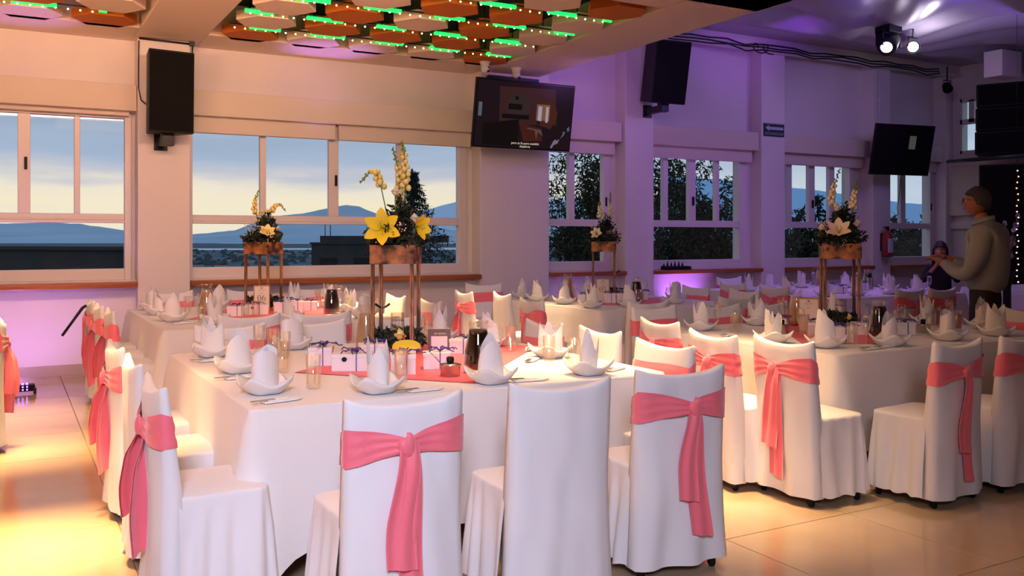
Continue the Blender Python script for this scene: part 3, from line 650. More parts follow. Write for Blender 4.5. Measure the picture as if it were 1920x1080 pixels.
# ------------------------------------------------------------------ tables and cloths
def cloth(x0, x1, y0, y1, seed, hem=0.17):
    b = MB(); W, D, r = x1-x0, y1-y0, 0.03; path = []; st = 0.045
    def seg(ax, ay, bx, by, nx, ny):
        Ls = math.hypot(bx-ax, by-ay); n = max(2, int(Ls/st))
        for i in range(n): t = i/n; path.append((ax+(bx-ax)*t, ay+(by-ay)*t, nx, ny))
    def arc(cx, cy, a0):
        for i in range(6): a = a0+PI/2*i/6; path.append((cx+r*math.cos(a), cy+r*math.sin(a), math.cos(a), math.sin(a)))
    w2, d2 = W/2, D/2
    seg(-w2+r, -d2, w2-r, -d2, 0, -1); arc(w2-r, -d2+r, -PI/2); seg(w2, -d2+r, w2, d2-r, 1, 0); arc(w2-r, d2-r, 0)
    seg(w2-r, d2, -w2+r, d2, 0, 1); arc(-w2+r, d2-r, PI/2); seg(-w2, d2-r, -w2, -d2+r, -1, 0); arc(-w2+r, -d2+r, PI)
    n = len(path); per = [0]
    for i in range(1, n): per.append(per[-1]+math.hypot(path[i][0]-path[i-1][0], path[i][1]-path[i-1][1]))
    rows_ = 22
    def fn(u, v):
        i = int(round(u*n)) % n; x, y, nx, ny = path[i]
        v = [0, .08, .16, .24, .30, .34, .355, .3599, .366, .375, .39, .42, .46, .50, .56, .62, .68, .75, .82, .88, .94, 1][int(round(v*21))]
        if v < 0.36:
            t = v/0.3599; return (x*t, y*t, 0.752+(0.0015*nse(x*t*5, y*t*5, seed)))
        t = (v-0.36)/0.64; cd = math.hypot(w2-abs(x), d2-abs(y)); cg = math.exp(-(cd/0.13)**2); hb = hem-0.12*cg+0.02*nse(per[i]*1.5, 0, seed)
        z = 0.746-(0.746-hb)*t
        fold = 0.030*t*math.sin(per[i]*15+3.0*nse(per[i]*1.3, 0.4*t, seed))*(0.5+0.5*nse(per[i]*2, 4, seed))
        of = 0.010*min(1, t*10)+0.028*t+fold+0.008*nse(per[i]*5, t*2, seed+1)*t+cg*0.085*t**0.8
        return (x+nx*of, y+ny*of, z)
    b.grid(fn, n, rows_, cu=True); return b
TB = {}
def table(key, x0, x1, y0, y1, seed, lab, clab):
    cx, cy = (x0+x1)/2, (y0+y1)/2; t = thing('banquet_table', lab, 'table', (cx, cy, 0), 0, 'square banquet tables'); w, d = (x1-x0)/2, (y1-y0)/2
    MB().box(-w+.01, w-.01, -d+.01, d-.01, 0.71, 0.738).build('tabletop', 'signwood', t)
    for a in (-1, 1):
        for e in (-1, 1): MB().lathe([(0.018, 0), (0.018, 0.71)], 8, Tr(a*(w-.12), e*(d-.12), 0)).build('leg', 'dark', t)
    c = cloth(x0, x1, y0, y1, seed).build('tablecloth', 'cloth', None, 0, (cx, cy, 0)); tag(c, clab, 'tablecloth', 'white tablecloths'); TB[key] = (x0, x1, y0, y1)
table('A', 0.86, 2.98, 3.70, 5.74, 1.0, 'banquet table nearest the camera, under a white cloth', 'white tablecloth on the nearest table, hanging to a point at its front corner')
table('B', 1.03, 3.02, 7.20, 9.50, 2.0, 'banquet table by the wide window, under a white cloth', 'warm-lit tablecloth on the window table with the 06 sign')
table('C', 4.93, 6.75, 7.12, 9.25, 3.0, 'banquet table under the lit television, under a white cloth', 'tablecloth on the table with the 05 sign')
table('D', 4.28, 6.68, 3.74, 5.52, 4.0, 'banquet table at the right, before the standing man', 'white tablecloth of the right-hand table, with pointed front corner')
table('E', 8.15, 10.60, 7.20, 9.45, 5.0, 'banquet table in purple light at the far right', 'purple-lit tablecloth on the far right table')
table('F', 11.8, 13.4, 6.6, 8.1, 6.0, 'banquet table behind the standing man at the right edge', 'dim tablecloth behind the standing man')
def runner(pts, seed, lab):
    cx = sum(p[0] for p in pts)/4; cy = sum(p[1] for p in pts)/4; b = MB()
    def fn(u, v, z=0.0):
        a = Vector(pts[0]).lerp(Vector(pts[1]), u); c = Vector(pts[3]).lerp(Vector(pts[2]), u); p = a.lerp(c, v)
        return (p.x-cx, p.y-cy, 0.7555+z+0.0025*nse(p.x*7, p.y*7, seed))
    b.grid(fn, 40, 24); b.grid(lambda u, v: fn(1-u, v, -0.0015), 40, 24); o = b.build('table_runner', 'runner', None, 0, (cx, cy, 0)); tag(o, lab, 'runner', 'coral table runners')
runner([(1.30, 4.62), (1.95, 3.86), (2.98, 5.0), (2.35, 5.55)], 1, 'coral satin runner across the nearest table')
runner([(1.35, 8.05), (2.2, 7.5), (2.95, 8.5), (2.0, 9.3)], 2, 'coral satin runner across the window table')
runner([(5.2, 7.75), (5.9, 7.4), (6.6, 8.3), (5.8, 9.0)], 3, 'coral satin runner across the 05 table')
runner([(4.55, 4.25), (5.15, 3.92), (6.1, 4.8), (5.4, 5.35)], 4, 'coral satin runner across the right-hand table')
# ------------------------------------------------------------------ table settings
def bowl_mesh():
    b = MB(); n = 48
    def R(a): return 0.116/((abs(math.cos(a))**2.7+abs(math.sin(a))**2.7)**(1/2.7))
    def fn(u, v):
        a = 2*PI*u; c = (0.5+0.5*math.cos(4*(a-PI/4)))**1.5; rim = R(a)*(1.0+0.08*c); zr = 0.040+0.036*c
        if v < 0.5: t = v/0.5; return (math.cos(a)*rim*(0.50+0.50*t), math.sin(a)*rim*(0.50+0.50*t), zr*t**1.25)
        t = (v-0.5)/0.5; rr = rim*0.965*(1-t)**0.9; return (math.cos(a)*rr, math.sin(a)*rr, 0.010+(zr-0.006)*(1-t)**1.5+0.003*(1-t))
    b.grid(fn, n, 19, cu=True); return b
BOWL = bowl_mesh().mesh('bowl', 'china')
def napkin_mesh(kind, seed):
    b = MB(); n = 40
    k, h0, h1, fl, rx, ry, p = [(2, .135, .085, -.12, .062, .042, 1.0), (2, .165, .045, .02, .064, .046, .7), (4, .115, .100, .26, .050, .042, 1.4), (3, .120, .110, .18, .056, .040, 1.3), (1, .125, .105, -.22, .060, .044, 1.0)][kind]
    n = 26; ry *= 0.85
    def fn(u, v):
        a = 2*PI*u; c = 1-abs(((k*a/2+seed)/PI) % 1.0*2-1) if k < 4 else abs(math.cos(k*a/2+seed)); h = h0*0.92+h1*1.1*c**p*(1+0.22*math.sin(a+seed*2))
        f = 1+fl*v+0.10*fl*v*v; fold = 1+0.13*(abs(((2.5*a+seed*3)/PI) % 2-1)-0.5)*(0.4+0.6*v)
        bulge = 0.07*math.sin(PI*min(1, v*1.1))
        return (rx*math.cos(a)*(f+bulge)*fold, ry*math.sin(a)*(f+bulge)*fold, 0.004+h*v)
    b.grid(fn, n, 9, cu=True, smooth=False)
    def fi(u, v):
        a = PI*(0.12+0.76*u); h = (h0+h1*1.15)*(1-0.75*abs(u-0.42)*2); return (rx*0.8*math.cos(a), ry*0.30*math.sin(a)-0.010, 0.006+h*v)
    b.grid(fi, 9, 5, smooth=False)
    b.lathe([(0.0, 0.004), (0.03, 0.004)], 8, None, False, False, False); return b
NAP = [napkin_mesh(i, s).mesh('napkin', 'napkin') for i, s in ((0, .3), (1, .9), (2, .2), (3, .6), (4, 1.1), (0, 1.4), (2, .9))]
def cutlery_proto():
    r = thing('cutlery_wrap', 'x', 'cutlery', (0, 0, -20), 0, 'cutlery wrapped in paper napkins')
    b = MB(); b.prism([(-0.085, -0.028), (0.06, -0.032), (0.10, -0.010), (0.075, 0.022), (-0.085, 0.026)], 0, 0.007); b.prism([(-0.07, -0.022), (0.03, -0.02), (0.055, 0.03), (-0.06, 0.018)], 0.007, 0.011)
    b.build('paper_napkin', 'napkin', r, bev=0.003)
    q = MB()
    for y in (-0.008, 0.006): q.box(-0.135, -0.03, y-0.004, y+0.004, 0.011, 0.014)
    q.build('handles', 'steel', r); return r
CUT = cutlery_proto()
def tumbler(fill=None):
    r = thing('drinking_glass', 'x', 'glass', (0, 0, -20), 0, 'straight drinking glasses')
    MB().lathe([(0.029, 0), (0.031, 0.004), (0.0355, 0.155), (0.0335, 0.155), (0.029, 0.018), (0.0, 0.016)], 20, None, True, True, False).build('glass_body', 'tumbler', r)
    if fill: MB().lathe([(0.0275, 0.019), (0.0325, 0.125)], 16).build('drink', fill, r)
    return r
TUM = tumbler(); TUMF = tumbler('beer')
FLU = thing('champagne_flute', 'x', 'glass', (0, 0, -20), 0, 'champagne flutes')
MB().lathe([(0.033, 0), (0.032, 0.003), (0.006, 0.010), (0.0045, 0.07), (0.010, 0.085), (0.026, 0.115), (0.029, 0.15), (0.0255, 0.205), (0.024, 0.205), (0.0275, 0.15), (0.024, 0.117), (0.0, 0.092)], 20, None, True, True, False).build('glass_body', 'tumbler', FLU)
usedt = set()
def place(proto, loc, rz, label, group=None):
    if proto.name not in usedt:
        usedt.add(proto.name); proto.location = loc; proto.rotation_euler = (0, 0, rz); proto['label'] = label
        if group: proto['group'] = group
        return proto
    return dup(proto, loc, rz, label, group)
ZT = 0.7545
TN = {'A': 'nearest table', 'B': 'window table', 'C': 'television-side table', 'D': 'right-hand table', 'E': 'purple-lit table', 'F': 'dim far table'}
NK = ['napkin in two tall leaves', 'broad mitre napkin', 'star-folded napkin', 'three-pointed napkin', 'one-pointed napkin', 'napkin in two slanting leaves', 'crown-folded napkin']
def setting(tb, x, y, rz, nk, where, glass=None, cut=None, flute=None):
    b = bpy.data.objects.new('bowl', BOWL); COL.objects.link(b); b.location = (x, y, ZT+0.001); b.rotation_euler = (0, 0, rz)
    tag(b, 'white bowl, %s, %s' % (where, TN[tb]), 'bowl', 'square white bowls')
    n = bpy.data.objects.new('napkin', NAP[nk]); COL.objects.link(n); n.location = (x, y, ZT+0.013); n.rotation_euler = (0, 0, rz+nk*0.5+random.uniform(-.3, .3)); n.scale = (1.12, 1.12, random.uniform(0.88, 1.0))
    tag(n, 'white %s, %s, %s' % (NK[nk], where, TN[tb]), 'napkin', 'folded linen napkins')
    if glass: place(glass[2] if len(glass) > 2 else TUM, (glass[0], glass[1], ZT+0.001), 0, 'straight glass, %s, %s' % (where, TN[tb]))
    if flute: place(FLU, (flute[0], flute[1], ZT+0.001), 0, 'champagne flute, %s, %s' % (where, TN[tb]))
    if cut: place(CUT, (cut[0], cut[1], ZT+0.001), cut[2], 'paper-wrapped cutlery, %s, %s' % (where, TN[tb]))
# nearest table
setting('A', 1.012, 4.075, 0.15, 1, 'nearest setting on the left side', (1.236, 4.085), (1.02, 3.84, 0.25))
setting('A', 1.049, 4.770, 0.05, 0, 'middle setting on the left side', (1.245, 4.650), (1.02, 4.57, 0.2))
setting('A', 1.057, 5.480, -0.1, 5, 'farthest setting on the left side', (1.385, 5.38), (1.03, 5.28, 0.1))
setting('A', 1.460, 3.850, 0.05, 3, 'leftmost setting on the camera side', (1.66, 4.06), (1.66, 3.79, 0.1))
setting('A', 2.025, 3.830, 0.10, 0, 'middle setting on the camera side', (2.120, 4.005), (2.22, 3.80, -0.1))
setting('A', 2.585, 3.830, 0.0, 2, 'rightmost setting on the camera side', (2.640, 4.050), (2.80, 3.90, 0.5))
setting('A', 2.760, 4.485, 0.1, 5, 'nearest setting on the right side', (2.600, 4.240), (2.60, 4.42, 0.8))
setting('A', 2.700, 5.130, 0.0, 4, 'middle setting on the right side', (2.690, 4.830), (2.84, 4.86, 1.0))
setting('A', 2.560, 5.580, 0.0, 3, 'rightmost setting on the window side', (2.42, 5.50))
setting('A', 1.560, 5.600, 0.0, 1, 'leftmost setting on the window side', (1.36, 5.62))
place(TUM, (1.40, 5.18, ZT+0.001), 0, 'middle of three glasses clustered at left of the nearest table')
# window table
for a in [(1.215, 7.97, .1, 0, 'nearest setting on the left side', (1.40, 7.72), (1.25, 7.68, .2)), (1.20, 8.68, 0, 4, 'middle setting on the left side', (1.46, 8.72)), (1.22, 9.25, 0, 3, 'farthest setting on the left side', (1.42, 9.15)),
          (1.47, 7.52, 0, 2, 'leftmost setting on the camera side', (1.74, 7.66)), (2.04, 7.40, 0, 4, 'middle setting on the camera side', (1.86, 7.80)), (2.70, 7.45, 0, 1, 'rightmost setting on the camera side', (2.86, 7.6)),
          (2.82, 8.15, 0, 2, 'nearest setting on the right side', (2.72, 7.90)), (2.82, 8.80, 0, 3, 'farthest setting on the right side', (2.66, 8.62)),
          (1.85, 9.28, 0, 0, 'leftmost setting on the window side', (1.66, 9.15)), (2.60, 9.25, 0, 2, 'rightmost setting on the window side', (2.86, 9.30))]:
    setting('B', *a)
place(FLU, (2.78, 8.36, ZT), 0, 'champagne flute right of the cola jug on the window table')
# 05 table
for a in [(5.10, 8.00, 0, 0, 'nearest setting on the left side', (5.28, 7.80)), (5.101, 8.55, 0, 4, 'middle setting on the left side', (5.34, 8.45)), (5.20, 9.05, 0, 0, 'farthest setting on the left side', (5.36, 9.0)),
          (5.06, 7.44, 0, 3, 'leftmost setting on the camera side', (5.22, 7.65)), (5.46, 7.36, 0, 4, 'middle setting on the camera side', (5.74, 7.58)), (6.15, 7.50, 0, 2, 'rightmost setting on the camera side', (6.24, 7.70)),
          (6.55, 7.95, 0, 1, 'nearest setting on the right side', (6.40, 7.80)), (6.55, 8.60, 0, 2, 'farthest setting on the right side', (6.40, 8.46)), (6.1, 9.05, 0, 0, 'window setting', (5.9, 9.08))]:
    setting('C', *a)
place(FLU, (5.26, 7.80, ZT), 0, 'champagne flute before the 05 sign on its table'); place(FLU, (5.36, 8.22, ZT), 0, 'champagne flute beside the beige jug of the 05 table')
# right-hand table
for a in [(4.440, 4.400, .1, 2, 'nearest setting on the left side', (4.90, 4.56), (4.60, 4.16, .4)), (4.56, 5.25, 0, 6, 'farthest setting on the left side', (4.74, 5.05), (4.48, 4.86, .4), (4.64, 5.16)),
          (4.530, 4.040, .1, 4, 'leftmost setting on the camera side', (4.690, 3.970), (4.72, 3.84, .1), (4.77, 3.93)), (4.960, 3.90, .1, 0, 'second setting on the camera side', None, (4.86, 3.86, .2)),
          (5.570, 3.920, 0, 1, 'third setting on the camera side', (5.134, 4.052)), (6.12, 3.93, 0, 5, 'rightmost setting on the camera side', (6.17, 4.264, TUMF)),
          (6.50, 4.28, 0, 0, 'nearest setting on the right side', (5.735, 4.17), None, (6.227, 4.125)), (5.22, 5.34, 0, 3, 'leftmost setting on the window side', (5.40, 5.2), None, (5.48, 5.34)),
          (5.98, 5.22, 0, 4, 'middle setting on the window side', (6.1, 5.0)), (6.47, 4.74, 0, 2, 'farthest setting on the right side', (6.32, 4.55, TUMF), None, (6.5, 4.56))]:
    setting('D', *a)
place(FLU, (4.80, 4.50, ZT), 0, 'champagne flute in front of the framed card on the right-hand table'); place(TUM, (4.62, 4.95, ZT), 0, 'empty glass left of the sugar pot on the right-hand table')
place(FLU, (5.75, 4.42, ZT), 0, 'champagne flute right of the white lily stand')
# purple table
for i, (x, y, k) in enumerate([(8.40, 7.50, 0), (8.40, 8.10, 4), (8.40, 8.75, 2), (8.85, 7.42, 3), (9.45, 7.42, 2), (10.0, 7.45, 4), (10.15, 8.00, 3), (10.15, 8.70, 0), (9.0, 8.98, 1), (9.6, 8.98, 2)]):
    setting('E', x, y, 0, k, ['nearest setting on the left side', 'middle setting on the left side', 'farthest setting on the left side', 'leftmost setting on the camera side', 'middle setting on the camera side', 'rightmost setting on the camera side', 'nearest setting on the right side', 'farthest setting on the right side', 'left setting on the window side', 'right setting on the window side'][i], (x+0.18, y+0.2), None, (x+0.25, y+0.02) if i % 2 else None)
setting('F', 12.3, 7.2, 0, 2, 'left setting', (12.5, 7.3)); setting('F', 12.9, 7.2, 0, 4, 'right setting')
# ------------------------------------------------------------------ jugs
def jug(liq, lev, name_):
    r = thing('glass_jug', 'x', 'jug', (0, 0, -20), 0, 'glass jugs'); H = 0.265
    out_ = [(0.070, 0), (0.076, 0.006), (0.077, 0.05), (0.070, 0.12), (0.055, 0.19), (0.047, 0.222), (0.050, 0.245), (0.054, H)]
    ins = [(rr-0.004, z) for rr, z in reversed(out_[1:])]
    MB().lathe(out_+ins+[(0, 0.012)], 26, None, True, True, False).build('jug_body', 'tumbler', r)
    pr = [(0.0715, 0.013), (0.0722, 0.05)]+[(rr-0.0045, z) for rr, z in out_[3:] if z < lev*H]; MB().lathe(pr+[(pr[-1][0]-0.004, lev*H)], 24).build('drink', liq, r)
    MB().tube([(0.050, 0, 0.236), (0.085, 0, 0.246), (0.118, 0, 0.225), (0.124, 0, 0.185), (0.112, 0, 0.150), (0.104, 0, 0.135)], [0.009, 0.010, 0.010, 0.009, 0.009, 0.008], 8).build('handle', 'tumbler', r); return r
JC, JH = jug('cola', 0.83, 'c'), jug('horchata', 0.80, 'h')
place(JC, (2.130, 4.170, ZT), -0.5, 'glass jug of dark cola on the nearest table')
place(JH, (1.950, 5.340, ZT), 2.6, 'glass jug with pale drink left of the yellow lily stand'); JH.scale = (0.9, 0.9, 1.05)
place(JC, (2.607, 8.047, ZT), -0.5, 'glass jug of dark cola on the window table')
place(JH, (1.584, 8.47, ZT), 2.9, 'glass jug of beige horchata on the window table')
place(JC, (5.93, 7.87, ZT), -0.4, 'glass jug of dark cola on the 05 table'); place(JH, (5.62, 8.75, ZT), 2.8, 'glass jug of beige horchata on the 05 table')
place(JC, (5.265, 4.23, ZT), -0.4, 'glass jug of dark cola on the right-hand table'); place(JH, (5.46, 5.16, ZT), 2.8, 'glass jug of beige horchata behind the framed card at right')
place(JC, (10.05, 8.25, ZT), -0.4, 'glass jug of dark cola on the purple-lit table'); place(JH, (10.2, 9.2, ZT), 2.8, 'glass jug of horchata on the purple-lit table')
# ------------------------------------------------------------------ gift boxes with ribbon
def gift(wd, dp, h, seed, black=False):
    rnd = random.Random(seed); r = thing('gift_box', 'x', 'gift box', (0, 0, -20), 0, 'white gift boxes with purple ribbon')
    MB().box(-wd/2, wd/2, -dp/2, dp/2, 0, h).build('carton', 'box', r, bev=0.003)
    MB().box(-wd/2-0.002, wd/2+0.002, -dp/2-0.002, dp/2+0.002, h*0.80, h+0.002).build('lid', 'box', r, bev=0.002)
    x = wd*0.12; q = MB()
    q.box(x-0.0022, x+0.0022, -dp/2-0.004, dp/2+0.004, h+0.001, h+0.0045); q.box(x-0.0022, x+0.0022, -dp/2-0.0045, -dp/2-0.002, 0, h+0.004); q.box(x-0.0022, x+0.0022, dp/2+0.002, dp/2+0.0045, 0, h+0.004); q.build('ribbon', 'ribbon', r)
    q = MB()
    for i in range(9):
        a = rnd.uniform(0, 2*PI); Lb = rnd.uniform(0.05, 0.10); z = h+0.006; c, s = math.cos(a), math.sin(a); e = rnd.uniform(-.6, .6)
        q.tube([(x, 0, z), (x+c*Lb*.35, s*Lb*.35, z+.018), (x+c*Lb*.75-s*e*.02, s*Lb*.75+c*e*.02, z+.012), (x+c*Lb, s*Lb, z+rnd.uniform(.002, .02)), (x+c*Lb*1.15-s*e*.03, s*Lb*1.15+c*e*.03, z+.004)], 0.0030, 5)
    for e in (-1, 1): q.grid(lambda u, v: (x+e*(0.006+0.055*math.sin(PI*v*0.5)*1)*1.0*math.cos(0.4)-0.0, (u-.5)*.012+e*.02*v, h+.006+.016*math.sin(PI*v)), 3, 8)
    q.build('bow', 'ribbon', r)
    r.scale = (1.08, 1.08, 1.0)
    if black: MB().prism([(0.013*math.cos(PI/4*i+.39), 0.013*math.sin(PI/4*i+.39)) for i in range(8)], 0, 0.003, Tr(-wd*0.18, -dp/2-0.001, h*0.72) @ Rx(PI/2)).build('seal', 'black', r)
    return r
GA, GB, GC = gift(0.19, 0.12, 0.088, 3, True), gift(0.115, 0.115, 0.098, 5), gift(0.13, 0.10, 0.085, 8)
for p, x, y, rz, l in [(GA, 1.590, 4.560, -0.42, 'white gift box with black seal and purple ribbon, leftmost on the nearest table'), (GB, 1.505, 4.830, -0.4, 'white gift box behind the black-sealed one on the nearest table'),
    (GB, 1.775, 4.320, -0.35, 'white cube box with purple bow below the yellow petal'), (GC, 2.000, 4.400, -0.4, 'white box with purple ribbon behind the steel sugar pot'), (GC, 1.830, 4.93, -0.3, 'white box left of the yellow lily stand foot'), (GC, 2.40, 4.90, -0.7, 'white box right of the black card holder'),
    (GC, 1.78, 8.20, -0.3, 'white gift box, leftmost of the row before the 06 sign'), (GA, 1.98, 8.28, -0.2, 'white gift box, second of the row before the 06 sign'), (GB, 2.20, 8.28, -0.2, 'white gift box with hanging ribbon below the 06 sign'), (GB, 2.36, 8.36, -0.2, 'white gift box right of the 06 sign'), (GC, 2.52, 8.46, -0.3, 'white gift box by the cola jug of the window table'), (GA, 2.40, 8.75, -0.4, 'white gift box under ribbon curls behind the 06 stand'),
    (GB, 5.62, 7.92, -0.6, 'white gift box below the 05 sign, left'), (GB, 5.74, 7.86, -0.6, 'white gift box below the 05 sign, right'), (GC, 5.36, 8.02, -0.6, 'white gift box left of the 05 sign'), (GC, 6.20, 8.15, -0.4, 'white gift box right of the cola jug on the 05 table'), (GB, 6.06, 8.35, -0.4, 'white gift box behind the 05 stand'),
    (GC, 5.06, 4.98, -0.8, 'white gift box with ribbon behind the sugar pot on right-hand table'), (GB, 4.98, 4.52, -0.7, 'white gift box below the framed card at right'), (GB, 4.88, 4.22, -0.6, 'white cube box before the white lily stand'), (GC, 5.36, 4.44, -0.6, 'white gift box behind the flute of right-hand table'), (GC, 5.60, 4.30, -0.5, 'white box with ribbon right of the cola jug on right-hand table'),
    (GC, 9.35, 8.25, -0.3, 'gift box left on the purple-lit table'), (GC, 9.05, 7.85, -0.3, 'gift box by the cola jug of the purple-lit table'), (GB, 9.75, 8.1, -0.3, 'gift box right on the purple-lit table')]:
    place(p, (x, y, ZT+0.001), rz, l)
# ------------------------------------------------------------------ sugar pots with spoon
def pot():
    r = thing('sugar_pot', 'x', 'pot', (0, 0, -20), 0, 'steel pots with lids')
    MB().lathe([(0.046, 0), (0.050, 0.004), (0.050, 0.052), (0.056, 0.055), (0.056, 0.059), (0.050, 0.059)], 22).build('pot_body', 'steel', r)
    MB().lathe([(0.052, 0.059), (0.040, 0.064), (0.012, 0.068)], 22).build('lid', 'steel', r)
    MB().lathe([(0.012, 0.066), (0.020, 0.072), (0.020, 0.092), (0.014, 0.097)], 10).build('knob', 'black', r)
    MB().tube([(-0.045, 0, 0.058), (-0.07, 0, 0.085), (-0.105, 0.005, 0.125)], [0.003, 0.003, 0.0045], 6).build('spoon', 'steel', r); return r
PT = pot(); place(PT, (1.950, 4.125, ZT), 0, 'steel sugar pot with black knob and spoon on the nearest table')
place(PT, (4.93, 4.80, ZT), 0.3, 'steel sugar pot beside the framed card on the right-hand table'); place(PT, (5.86, 4.32, ZT), 0.3, 'steel sugar pot right of the cola jug on the right-hand table')
# ------------------------------------------------------------------ framed signs
def digits(parent, s, T):
    """two thin-and-thick serif numerals, drawn as outlines"""
    b = MB()
    def ring(cx, cz, rx, rz, thin, thick, a0=0, a1=2*PI, n=28):
        vs = []; 
        for i in range(n+1):
            a = a0+(a1-a0)*i/n; t = thin+(thick-thin)*abs(math.cos(a))
            vs += [(cx+rx*math.cos(a), 0, cz+rz*math.sin(a)), (cx+(rx-t)*math.cos(a), 0, cz+(rz-thin)*math.sin(a))]
        b.add([T @ Vector(p) for p in vs], [(2*i, 2*i+1, 2*i+3, 2*i+2) for i in range(n)])
    ring(-0.013, 0, 0.0105, 0.016, 0.0012, 0.0042)
    if s == '06':
        ring(0.012, -0.005, 0.0100, 0.011, 0.0012, 0.0040); ring(0.019, -0.003, 0.0165, 0.019, 0.0012, 0.004, PI*0.55, PI*1.05)
    else:
        ring(0.010, -0.006, 0.0105, 0.010, 0.0012, 0.0042, -PI*0.8, PI*0.75)
        for q in ((0.003, 0.0042, 0.0, 0.016), (0.003, 0.018, 0.0135, 0.0162)): b.add([T @ Vector(p) for p in ((q[0], 0, q[2]), (q[1], 0, q[2]), (q[1], 0, q[3]), (q[0], 0, q[3]))], [(0, 1, 2, 3)])
    return b.build('number', 'ink', parent)
def sign(x, y, rz, num, lab):
    r = thing('table_sign', lab, 'sign', (x, y, ZT+0.001), rz, 'framed table cards'); r.scale = (1.18, 1.2, 1.42)
    b = MB(); b.box(-0.062, -0.055, -0.012, 0.008, 0, 0.178); b.box(0.055, 0.062, -0.012, 0.008, 0, 0.178); b.box(-0.055, 0.055, -0.012, 0.008, 0.171, 0.178); b.box(-0.055, 0.055, -0.012, 0.008, 0, 0.007); b.box(-0.075, 0.075, -0.03, 0.03, -0.001, 0.005)
    b.build('frame', 'signwood', r, bev=0.0015)
    MB().box(-0.055, 0.055, -0.007, 0.002, 0.007, 0.171).build('card', 'card', r)
    q = MB(); q.prism([(-0.007, 0), (0.007, 0), (0.009, 0.008), (0.0045, 0.004), (0, 0.009), (-0.0045, 0.004), (-0.009, 0.008)], 0, 0.0008, Tr(0, -0.0072, 0.156) @ Rx(PI/2)); q.build('crown_emblem', 'goldink', r)
    q = MB(); q.box(-0.026, 0.026, -0.0078, -0.007, 0.138, 0.1384); q.build('rule', 'goldink', r)
    text('lettering', 'Golden Palace', 0.0085, 'goldink', r, Tr(0, -0.0073, 0.147) @ Rx(PI/2), 0.0003)
    text('lettering', 'MESA', 0.0085, 'goldink', r, Tr(0, -0.0073, 0.124) @ Rx(PI/2), 0.0003)
    if num: digits(r, num, Tr(0, -0.0078, 0.094) @ Matrix.Scale(1.35, 4))
    return r
sign(2.07, 8.45, -0.26, '06', 'wooden-framed card numbered 06 on the window table')
sign(5.62, 8.05, -0.60, '05', 'wooden-framed card numbered 05 under the lit television')
sign(5.15, 4.75, -0.80, None, 'wooden-framed card behind a flute on the right-hand table')
# black card holder (its printed code left out)
r = thing('card_holder', 'black upright card holder with blank white square beside the cola jug', 'card holder', (2.31, 5.04, ZT+0.001), -0.45); r.scale = (1.22, 1.22, 1.15)
MB().box(-0.055, 0.055, -0.035, 0.035, 0, 0.115).build('block', 'box', r, bev=0.002); MB().box(-0.056, 0.056, -0.042, -0.034, 0, 0.122).build('panel', 'holder', r, bev=0.002); MB().box(-0.040, 0.040, -0.0435, -0.0415, 0.005, 0.085).build('white_square', 'box', r)
text('lettering', 'QR MESERO', 0.0115, 'box', r, Tr(0.004, -0.0432, 0.098) @ Rx(PI/2), 0.0004)
# ------------------------------------------------------------------ flower stands
def stand(x, y, rz, lab):
    r = thing('flower_stand', lab, 'flower stand', (x, y, ZT+0.002), rz, 'scorched wooden flower stands'); h = 0.13
    MB().box(-h, h, -h, h, 0, 0.035).build('base_tray', 'wood', r, bev=0.003)
    for a in (-1, 1):
        for e in (-1, 1):
            b = MB()
            for o in (0, 0.012): b.box(a*(h-0.012)-0.011+o, a*(h-0.012)-0.001+o, e*(h-0.012)-0.011, e*(h-0.012)+0.011, 0.035, 0.535)
            b.build('leg', 'legwood', r, bev=0.001)
    for e in (-1, 1):
        MB().box(-h, h, e*h-0.006, e*h+0.006, 0.535, 0.648).build('plank', 'wood', r, bev=0.002); MB().box(e*h-0.006, e*h+0.006, -h+0.006, h-0.006, 0.535, 0.648).build('plank', 'wood', r, bev=0.002)
    MB().box(-h+.006, h-.006, -h+.006, h-.006, 0.54, 0.55).build('bottom', 'wood', r); return r
def petals(b, c, axis, n, L_, w, open_, curl, twist=0.0):
    T = Matrix.Translation(c) @ Vector((0, 0, 1)).rotation_difference(Vector(axis)).to_matrix().to_4x4()
    for i in range(n):
        a = 2*PI*i/n+twist; ca, sa = math.cos(a), math.sin(a); op = open_*(1.0 if i % 2 else 0.9)
        def fn(u, v):
            rr = L_*(v*math.sin(op)+0.25*curl*v*v); zz = L_*(v*math.cos(op)-0.35*curl*v**3); ww = w*math.sin(PI*min(1, v*0.92+0.06))**0.8*(u-0.5); cz = -abs(u-0.5)*w*0.35*(1-v)
            return T @ Vector((ca*rr-sa*ww, sa*rr+ca*ww, zz-cz))
        b.grid(fn, 5, 8)
def rose(b, c, rad):
    for k, (s, op) in enumerate(((0.5, 0.1), (0.75, 0.35), (1.0, 0.62))): petals(b, Vector(c)-Vector((0, 0, rad*0.8)), (0.05*k, 0.1, 1), 5, rad*1.7*(1.05-0.1*k), rad*1.4*s+rad*0.3, op, 0.25 if k == 2 else -0.2, k*0.6)
    b.ball(c, rad*0.62, 8, 6, (1, 1, 1.1))
def spike(b, bb, gb, pts, r0, r1, n):
    """snapdragon or gladiolus stem: florets below, buds at the tip"""
    pts = [Vector(p) for p in pts]; 
    for i in range(n):
        t = 0.40+0.60*i/(n-1); k = t*(len(pts)-1); j = min(int(k), len(pts)-2); p = pts[j].lerp(pts[j+1], k-j); a = i*2.4; s = r0+(r1-r0)*(t-0.4)/0.6
        off = Vector((math.cos(a), math.sin(a), 0.25))*s*0.9
        (bb if t < 0.78 else gb).ball(p+off, s*(0.85 if t < 0.78 else 0.6), 6, 5, (1, 1, 1.15))
